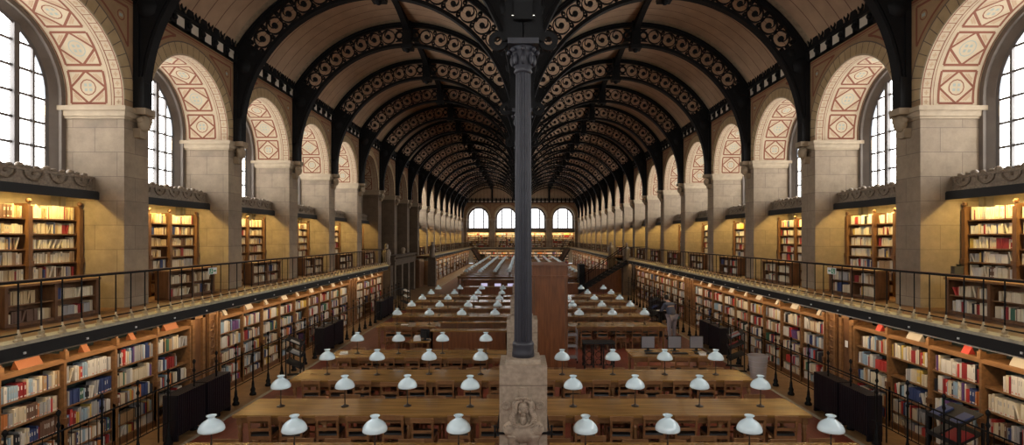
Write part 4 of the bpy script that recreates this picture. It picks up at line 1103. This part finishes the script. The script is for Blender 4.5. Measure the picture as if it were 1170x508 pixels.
for x in (.05, 2.45):
    for y in (.05, .65): m = MB(); m.box(x - .03, x + .03, y - .03, y + .03, 0, .74, TABLEL); inst('leg', m.mesh('leg'), t)
for i, (x, y) in enumerate(((-2.6, 38.9), (-1.9, 38.9))):
    m = MB(); m.box(0, .5, 0, .35, 0, .02, PAPER); m.box(.02, .46, .02, .3, .02, .03, PAPER); tag(m.build('paper_sheet', None, (x, 37.0, .78)), 'large white sheet on the farther staff desk, %s one' % ['left', 'right'][i], 'paper')

# ------------------------------------------------------------------ iron barrier, radiators, racks
pst = MB(); pst.lathe([(.075, 0), (.08, .04), (.05, .08), (.06, .14), (.035, .2), (.03, .3), (.018, .36), (.016, .95), (.028, .98), (.016, 1.02), (.014, 1.16), (.03, 1.2), (.014, 1.25), (.012, 1.33), (.03, 1.37), (.03, 1.4), (.008, 1.43)], IRON, 10)
pstm = pst.mesh('post')
for s in (-1, 1):
    t = thing('iron_barrier', 'black iron barrier of knobbed posts along the %s lower bookcases' % SIDE[s], 'barrier', (s * 6.67, 0, 0))
    y1 = 30 if s < 0 else 34
    m = MB(); m.tube((0, 6, 1.11), (0, y1, 1.11), .014, IRON, 8); inst('top_rail', m.mesh('top_rail'), t)
    m = MB(); m.tube((0, 6, .42), (0, y1, .42), .010, IRON, 8); inst('lower_rail', m.mesh('lower_rail'), t)
    m = MB(); y = 6.0
    while y < 10.3: m.tube((0, y, .42), (0, y, 1.11), .006, IRON, 5); y += .16
    inst('thin_bars', m.mesh('thin_bars'), t)
    y = 6.1
    while y < y1: inst('post', pstm, t, (0, y, 0)); y += .8
def radiator(s, y0, y1, i):
    t = thing('radiator_cabinet', 'black ribbed radiator beside the %s iron barrier, %s from the camera' % (SIDE[s], nth(i)), 'radiator', (s * 6.72, y0, 0), 0, 'black radiators along the barriers')
    n = 2; w = (y1 - y0) / n
    for q in range(n):
        m = MB(); a = q * w + .03; m.box(-.12, .12, a, a + w - .06, .12, .86, RADI)
        k = int((w - .06) / .06)
        for j in range(k): y = a + .01 + j * .06; m.box(-.15, .15, y, y + .035, .1, .88, RADI)
        inst('radiator_panel', m.mesh('radiator_panel'), t)
    for y in (.05, (y1 - y0) / 2, y1 - y0 - .05):
        m = MB(); m.box(-.14, .14, y - .02, y + .02, 0, .12, RADI); inst('foot', m.mesh('foot'), t)
    m = MB(); m.tube((-.2 * -s, .0, .95), (-.2 * -s, y1 - y0, .95), .012, IRON, 6); m.tube((-.2 * -s, 0, 0), (-.2 * -s, 0, .95), .014, IRON, 6); m.tube((-.2 * -s, y1 - y0, 0), (-.2 * -s, y1 - y0, .95), .014, IRON, 6); inst('guard_rail', m.mesh('guard_rail'), t)
for s in (-1, 1):
    for i, (a, b_) in enumerate(((10.2, 12.15), (17.8, 19.9), (25.3, 27.6))): radiator(s, a, b_, i)
def rack(x, y, rz, lab, h=1.15, jr=('white', 'purple', 'white'), jl=''):
    t = thing('journal_rack', lab, 'rack', (x, y, 0), rz)
    m = MB()
    for a in (-.32, .32): m.box(a - .02, a + .02, -.2, -.17, 0, h, BLACK); m.box(a - .02, a + .02, .17, .2, 0, h, BLACK); m.box(a - .02, a + .02, -.25, .25, 0, .05, BLACK)
    inst('frame', m.mesh('frame'), t)
    for z in (.3, .62, .92):
        m = MB(); m.add([(-.32, -.2, z), (.32, -.2, z), (.32, .2, z + .2), (-.32, .2, z + .2), (-.32, -.2, z + .02), (.32, -.2, z + .02), (.32, .2, z + .22), (-.32, .2, z + .22)], Q, BLACK); m.box(-.32, .32, -.22, -.2, z, z + .07, BLACK); inst('sloping_tray', m.mesh('sloping_tray'), t)
    c, s_ = cos(rz), sin(rz); n = 0
    for z in (.62, .92):
        for q, a in enumerate((-.2, .02, .2)):
            if R.random() < .25 and q: continue
            m = MB(); ang = math.atan2(.2, .4)
            m.T = lambda u, v, w: (u, v * cos(ang) - w * sin(ang), v * sin(ang) + w * cos(ang))
            m.box(-.09, .09, 0, .28, 0, R.uniform(.01, .03), BK[R.choice(jr)])
            px, py = a, -.17
            tag(m.build('journal', None, (x + px * c - py * s_, y + px * s_ + py * c, z + .04), rz), '%s journal on the %s tray, %s position, of the %s' % (['pale', 'loose', 'open'][q], 'top' if z > .8 else 'middle', ['left', 'middle', 'right'][q], jl), 'journal', 'journals on the sloping racks')
rack(-6.3, 14.9, pi / 2 + .25, 'black sloping journal rack with white papers beside the left barrier', jl='rack by the left barrier', jr=('white', 'white', 'grey', 'purple'))
rack(-6.25, 29.0, pi / 2, 'black journal rack with white papers farther along the left aisle', jl='farther left rack', jr=('white',))
rack(6.35, 15.9, -pi / 2 - .25, 'black sloping rack of red and white magazines beside the right barrier', jl='rack by the right barrier', jr=('white', 'red', 'dark-red', 'grey'))
rack(7.0, 8.7, -pi / 2, 'black sloping magazine rack at the lower right corner', h=1.0, jl='lower right rack', jr=('grey', 'black', 'dark-red', 'navy'))
rack(6.1, 24.6, -pi / 2, 'tall black rack in shade beyond the standing person', h=1.7, jl='rack beyond the person', jr=('black', 'navy'))
# bin
t = thing('waste_bin', 'tall translucent grey waste bin beside the right barrier', 'bin', (6.25, 14.2, 0))
m = MB(); m.lathe([(.17, .02), (.25, .78)], CLEARP, 20, closed=False); m.lathe([(.25, .78), (.27, .79), (.26, .76)], CLEARP, 20, closed=False); m.lathe([(.0, .02), (.17, .02)], CLEARP, 20, closed=False); inst('bin_body', m.mesh('bin_body'), t)
m = MB()
for z in (.2, .35, .5, .65):
    r = .17 + .08 * z / .76
    for q in range(16): a0, a1 = 2 * pi * q / 16, 2 * pi * (q + 1) / 16; m.tube((r * cos(a0), r * sin(a0), z), (r * cos(a1), r * sin(a1), z), .006, GREY, 5)
inst('wire_hoops', m.mesh('wire_hoops'), t)
# small cart near the person
t = thing('small_cart', 'small dark cart with teal top behind the standing person', 'cart', (6.0, 21.7, 0))
m = MB(); m.box(0, .4, 0, .45, .6, .7, mat('teal_plastic', (.03, .14, .12), .5)); inst('top', m.mesh('top'), t)
m = MB()
for x in (.03, .37):
    for y in (.03, .42): m.tube((x, y, 0), (x, y, .6), .015, BLACK, 6)
m.box(.02, .38, .02, .43, .2, .24, BLACK); inst('frame', m.mesh('frame'), t)
# exit signs hanging on the railings and the box on the pier
for s in (-1, 1):
    t = thing('exit_sign', 'small white and green running-figure sign on the %s gallery railing' % SIDE[s], 'sign', (s * 7.17, 12.25, 3.05))
    m = MB(lambda x, y, z: (s * x, y, z)); m.box(-.02, .0, 0, .32, 0, .15, PAPER); inst('panel', m.mesh('panel'), t)
    m = MB(lambda x, y, z: (s * x, y, z)); m.box(-.024, -.02, .02, .15, .015, .135, GREEN); m.box(-.024, -.02, .18, .24, .06, .09, GREEN)
    m.add([(-.024, .24, .045), (-.024, .24, .105), (-.024, .29, .075)], [(0, 1, 2)], GREEN)
    m.box(-.028, -.024, .07, .09, .05, .1, PAPER); m.sphere((-.026, .085, .11), .012, PAPER, 6, 4); m.box(-.028, -.024, .05, .075, .03, .055, PAPER); m.box(-.028, -.024, .09, .12, .06, .072, PAPER); inst('pictogram', m.mesh('pictogram'), t)
t = thing('wall_box', 'small dark grey box fixed to the first right pier', 'box', (9.15, yc(0) - .375, 3.12))
m = MB(); m.box(0, .25, -.1, 0, 0, .17, mat('dark_grey_metal', (.06, .055, .05), .5)); inst('casing', m.mesh('casing'), t)
m = MB(); m.box(.1, .16, -.08, -.02, .17, .21, BLACK); inst('cap', m.mesh('cap'), t)

# ------------------------------------------------------------------ middle of the room: portal, stairs, kiosk
t = thing('stone_portal', 'carved stone doorway with dark openings in the middle of the left wall', 'portal', (-8.0, 33.9, 0))
m = MB()
for y in (0, 2.1, 4.2, 6.2): m.box(-.5, .0, y, y + .5, 0, 2.1, DIM)
m.box(-.5, .02, 0, 6.7, 2.1, 2.35, DIM); m.box(-.5, .08, -.05, 6.75, 2.35, 2.45, DIM); m.box(-.5, .1, -.08, 6.78, 2.68, 2.76, DIM); m.box(-.5, .0, 0, 6.7, 2.45, 2.68, DIM); inst('frame', m.mesh('frame'), t)
m = MB()
for i in range(22): m.sphere((.03, .3 + i * .29, 2.56), .07, DIM, 6, 4, (.5, 1, 1))
inst('carved_frieze', m.mesh('carved_frieze'), t)
for y in (.5, 2.6, 4.7): m = MB(); m.box(-.48, -.4, y, y + 1.6, 0, 2.1, BLACK); inst('dark_opening', m.mesh('dark_opening'), t)  # black sheets stand in for the darkness inside the door openings
m = MB(); m.lathe([(.12, 0), (.16, .06), (.1, .12), (.17, .3), (.12, .42), (.05, .46)], IMPOST, 12); tag(m.build('stone_urn', None, (-8.1, 36.9, 2.76)), 'small pale urn on top of the left stone doorway', 'urn')
def stair(x0, y0, dx, dy, n, w, z1, lab, name='iron_staircase', rail=True):
    """flight falling from (x0,y0,z1) by n steps along (dx,dy)"""
    t = thing(name, lab, 'staircase', (x0, y0, 0)); h = z1 / n; L_ = math.hypot(dx, dy); ux, uy = dx / L_, dy / L_; px, py = -uy, ux
    go = L_ / n
    m = MB()
    for i in range(n):
        z = z1 - (i + 1) * h; a = i * go
        P = lambda al, ac: (ux * al + px * ac, uy * al + py * ac)
        pts = [P(a, -w / 2), P(a + go * 1.1, -w / 2), P(a + go * 1.1, w / 2), P(a, w / 2)]
        m.add([(*p, z) for p in pts] + [(*p, z + .04) for p in pts], Q, OAK)
        m.add([(*p, z) for p in (pts[1], pts[2])] + [(*p, z - h) for p in (pts[2], pts[1])], [(0, 1, 2, 3)], OAK)
    inst('treads', m.mesh('treads'), t)
    for sg in (-1, 1):
        m = MB(); P = lambda al, z: (ux * al + px * sg * w / 2, uy * al + py * sg * w / 2, z)
        m.add([P(0, z1 - .3), P(0, z1 + .02), P(L_, .3), P(L_, 0)], [(0, 1, 2, 3)], BLACK); inst('stringer', m.mesh('stringer'), t)
        m = MB(); m.tube(P(0, z1 + .9), P(L_, .95), .025, IRON, 6)
        for i in range(n): a = (i + .5) * go; z = z1 - (i + .5) * h; m.tube(P(a, z), P(a, z + .9), .014, IRON, 5)
        inst('banister', m.mesh('banister'), t)
    return t
stair(-6.9, YEND - 1.6, 1.6, -2.6, 12, .8, 2.4, 'dark staircase down from the far end gallery, left corner')
stair(6.9, YEND - 1.6, -1.6, -2.6, 12, .8, 2.4, 'dark staircase down from the far end gallery, right corner')
stair(7.1, 36.4, -3.4, 0, 13, 1.0, 2.4, 'dark staircase down from the middle end of the right gallery')
t = thing('wooden_enclosure', 'large red-brown panelled wooden enclosure in the middle right of the room', 'enclosure', (4.75, 38.0, 0))
m = MB(); m.box(0, 2.45, 0, .08, 0, 1.62, REDWOOD); m.box(0, .08, 0, 3.2, 0, 1.62, REDWOOD); m.box(2.37, 2.45, 0, 3.2, 0, 1.62, REDWOOD); inst('panelling', m.mesh('panelling'), t)
m = MB(); m.box(-.05, 2.5, -.05, .13, 1.62, 1.68, OAK); m.box(-.05, .13, .13, 3.25, 1.62, 1.68, OAK); m.box(2.32, 2.5, .13, 3.25, 1.62, 1.68, OAK); inst('cap_rail', m.mesh('cap_rail'), t)
t = thing('black_cabinet', 'black cabinet just left of the red-brown enclosure', 'cabinet', (4.3, 39.5, 0))
m = MB(); m.box(0, .4, 0, 1.5, 0, 1.85, BLACK); inst('body', m.mesh('body'), t); m = MB(); m.box(-.03, .43, -.03, 1.53, 1.85, 1.9, BLACK); inst('top', m.mesh('top'), t)
for i, (x, y, z, lab) in enumerate(((7.15, 36.35, 0, 'dark stone figure post where the right gallery breaks off, nearer one'), (7.25, 43.2, 0, 'dark stone figure post where the right gallery resumes'), (-7.15, 43.2, 0, 'dark stone figure post where the left gallery resumes'), (-7.6, 30.3, 0, 'dark stone figure post past the end of the left gallery'))):
    m = MB(); m.box(-.3, .3, -.3, .3, 0, 2.3, DIM); tt = thing('figure_post', lab, 'post', (x, y, z)); inst('shaft', m.mesh('shaft'), tt)
    m = MB(); m.lathe([(.2, 2.3), (.24, 2.4), (.2, 2.7), (.26, 3.0), (.2, 3.2), (.08, 3.28), (.11, 3.4), (.09, 3.5), (.03, 3.54)], BRONZE, 12); inst('bust', m.mesh('bust'), tt)
# dark cupboards lining the unlit part of the left wall
for i, y in enumerate((29.3, 41.3)):
    t = thing('dark_cupboard', 'dark oak cupboard on the %s side of the left stone doorway' % ['near', 'far'][i], 'cupboard', (-8.45, y, 0))
    m = MB(); m.box(0, .6, 0, 2.0, 0, 2.2, OAK); inst('carcass', m.mesh('carcass'), t)
    m = MB(); m.box(.6, .64, .05, .98, .1, 2.1, OAK); inst('cupboard_door', m.mesh('cupboard_door'), t); m = MB(); m.box(.6, .64, 1.02, 1.95, .1, 2.1, OAK); inst('cupboard_door', m.mesh('cupboard_door'), t)

# ------------------------------------------------------------------ the standing person
def person(x, y, rz):
    t = thing('person', 'person in grey-blue top and pale trousers leaning over papers in the right aisle', 'person', (x, y, 0), rz)
    # body faces +y
    V = [(0, 0, .90), (0, .04, 1.05), (0, .13, 1.24), (0, .2, 1.36), (0, .27, 1.43), (0, .32, 1.50),
         (.17, .18, 1.33), (.25, .3, 1.10), (.17, .5, 1.05), (.13, .57, 1.04),
         (-.17, .18, 1.33), (-.25, .3, 1.10), (-.17, .5, 1.05), (-.13, .57, 1.04),
         (.1, 0, .86), (.11, .02, .48), (.11, -.03, .09), (.12, .12, .04),
         (-.1, 0, .86), (-.11, .02, .48), (-.11, -.03, .09), (-.12, .12, .04)]
    E = [(0, 1), (1, 2), (2, 3), (3, 4), (4, 5), (3, 6), (6, 7), (7, 8), (8, 9), (3, 10), (10, 11), (11, 12), (12, 13), (0, 14), (14, 15), (15, 16), (16, 17), (0, 18), (18, 19), (19, 20), (20, 21)]
    Rr = [.15, .14, .16, .12, .055, .055, .075, .05, .035, .022, .075, .05, .035, .022, .1, .062, .042, .04, .1, .062, .042, .04]
    skinm = mat('skin', (.45, .27, .2), .5)
    def skin(name, V, E, Rr, m, root=0, parent=t, lv=2):
        me = bpy.data.meshes.new(name); me.from_pydata(V, E, []); o = inst(name, me, parent)
        md = o.modifiers.new('s', 'SKIN'); sv = me.skin_vertices[0].data if me.skin_vertices else None
        if sv is None:
            bpy.context.view_layer.objects.active = o
        for i, r in enumerate(Rr): me.skin_vertices[0].data[i].radius = (r, r); me.skin_vertices[0].data[i].use_root = (i == root)
        md.use_smooth_shade = True; s2 = o.modifiers.new('u', 'SUBSURF'); s2.levels = lv; s2.render_levels = lv
        me.materials.append(m)
        return o
    body = None
    try:
        body = skin('body', V, E, Rr, skinm)
    except Exception as ex: print('skin fail', ex)
    k = 1.13
    top = skin('sweater', [V[i] for i in (0, 1, 2, 3, 4, 6, 7, 8, 10, 11, 12)], [(0, 1), (1, 2), (2, 3), (3, 4), (3, 5), (5, 6), (6, 7), (3, 8), (8, 9), (9, 10)], [r * k + .008 for r in (.15, .14, .16, .12, .05, .075, .05, .035, .075, .05, .035)], mat('grey_blue_knit', (.09, .095, .13), .85))
    tr = skin('trousers', [V[i] for i in (0, 14, 15, 16, 18, 19, 20)], [(0, 1), (1, 2), (2, 3), (0, 4), (4, 5), (5, 6)], [r * 1.15 + .01 for r in (.13, .1, .062, .045, .1, .062, .045)], mat('pale_trousers', (.33, .28, .29), .85))
    m = MB()
    for s in (-1, 1): m.sphere((s * .12, .06, .045), .07, BLACK, 10, 6, (.75, 1.9, .65))
    inst('shoes', m.mesh('shoes'), t)
    m = MB(); hc = (0, .38, 1.55)
    m.sphere(hc, .1, skinm, 16, 12, (.78, .92, 1.12)); m.sphere((0, .475, 1.53), .018, skinm, 8, 6, (.7, 1, 1.3)); m.sphere((0, .455, 1.49), .02, mat('lips', (.35, .12, .1), .5), 8, 5, (1.3, .5, .3))
    for s in (-1, 1): m.sphere((s * .08, .375, 1.54), .022, skinm, 8, 6, (.4, .8, 1.2)); m.sphere((s * .032, .465, 1.565), .011, BLACK, 8, 6)
    inst('head', m.mesh('head'), t)
    m = MB(); m.sphere((0, .355, 1.585), .108, mat('dark_hair', (.015, .01, .008), .6), 16, 10, (.85, .9, 1.0)); inst('hair', m.mesh('hair'), t)
    for s in (-1, 1):      # hands: palm, four fingers, thumb
        m = MB(); a = Vector((s * .13, .57, 1.04))
        m.sphere(a + Vector((0, .035, -.005)), .04, skinm, 10, 6, (.95, 1.15, .4))
        for q in range(4):
            ln = (.055, .065, .07, .06)[q]; b0 = a + Vector((-.027 + q * .018, .07, -.004)); b1 = b0 + Vector((0, ln * .6, -.006)); b2 = b1 + Vector((0, ln * .4, -.018))
            m.tube(b0, b1, .0085, skinm, 6); m.tube(b1, b2, .008, skinm, 6, .006)
        b0 = a + Vector((-s * .033, .015, 0)); b1 = b0 + Vector((-s * .02, .03, -.004)); m.tube(b0, b1, .01, skinm, 6); m.tube(b1, b1 + Vector((s * .002, .025, -.008)), .009, skinm, 6, .007)
        inst('hand', m.mesh('hand'), t)
    return t
person(5.72, 20.4, .35)
m = MB(); m.box(-.15, .15, 0, .21, 0, .012, PAPER); tag(m.build('paper_sheet', None, (5.52, 20.98, 1.028), .35), 'white sheets held by the person leaning in the right aisle', 'paper')
t = thing('lectern', 'dark reading lectern under the sheets of the leaning person', 'lectern', (5.5, 21.1, 0), .35)
m = MB(); m.box(-.3, .3, -.14, .3, .98, 1.02, BLACK); inst('top', m.mesh('top'), t); m = MB(); m.box(-.05, .05, .03, .13, .04, .98, BLACK); inst('post', m.mesh('post'), t); m = MB(); m.box(-.25, .25, -.05, .3, 0, .04, BLACK); inst('foot', m.mesh('foot'), t)

# ------------------------------------------------------------------ world, camera
w = bpy.data.worlds.new('World'); SC.world = w; w.use_nodes = True
w.node_tree.nodes['Background'].inputs[0].default_value = (.85, .92, 1, 1); w.node_tree.nodes['Background'].inputs[1].default_value = .6
cam = bpy.data.cameras.new('Camera'); co = bpy.data.objects.new('Camera', cam); COL.objects.link(co); SC.camera = co
co.location = (-.04, 0, CZ); co.rotation_euler = (pi / 2, 0, 0)
cam.sensor_width = 36; cam.lens = 613 / 1170 * 36; cam.shift_x = -9.6 / 1170; cam.shift_y = 17 / 1170
cam.clip_end = 300; cam.clip_start = .05
SC.view_settings.view_transform = 'Standard'; SC.view_settings.look = 'None'; SC.view_settings.gamma = 1
SC.view_settings.use_curve_mapping = False
SC.view_settings.exposure = 0.68
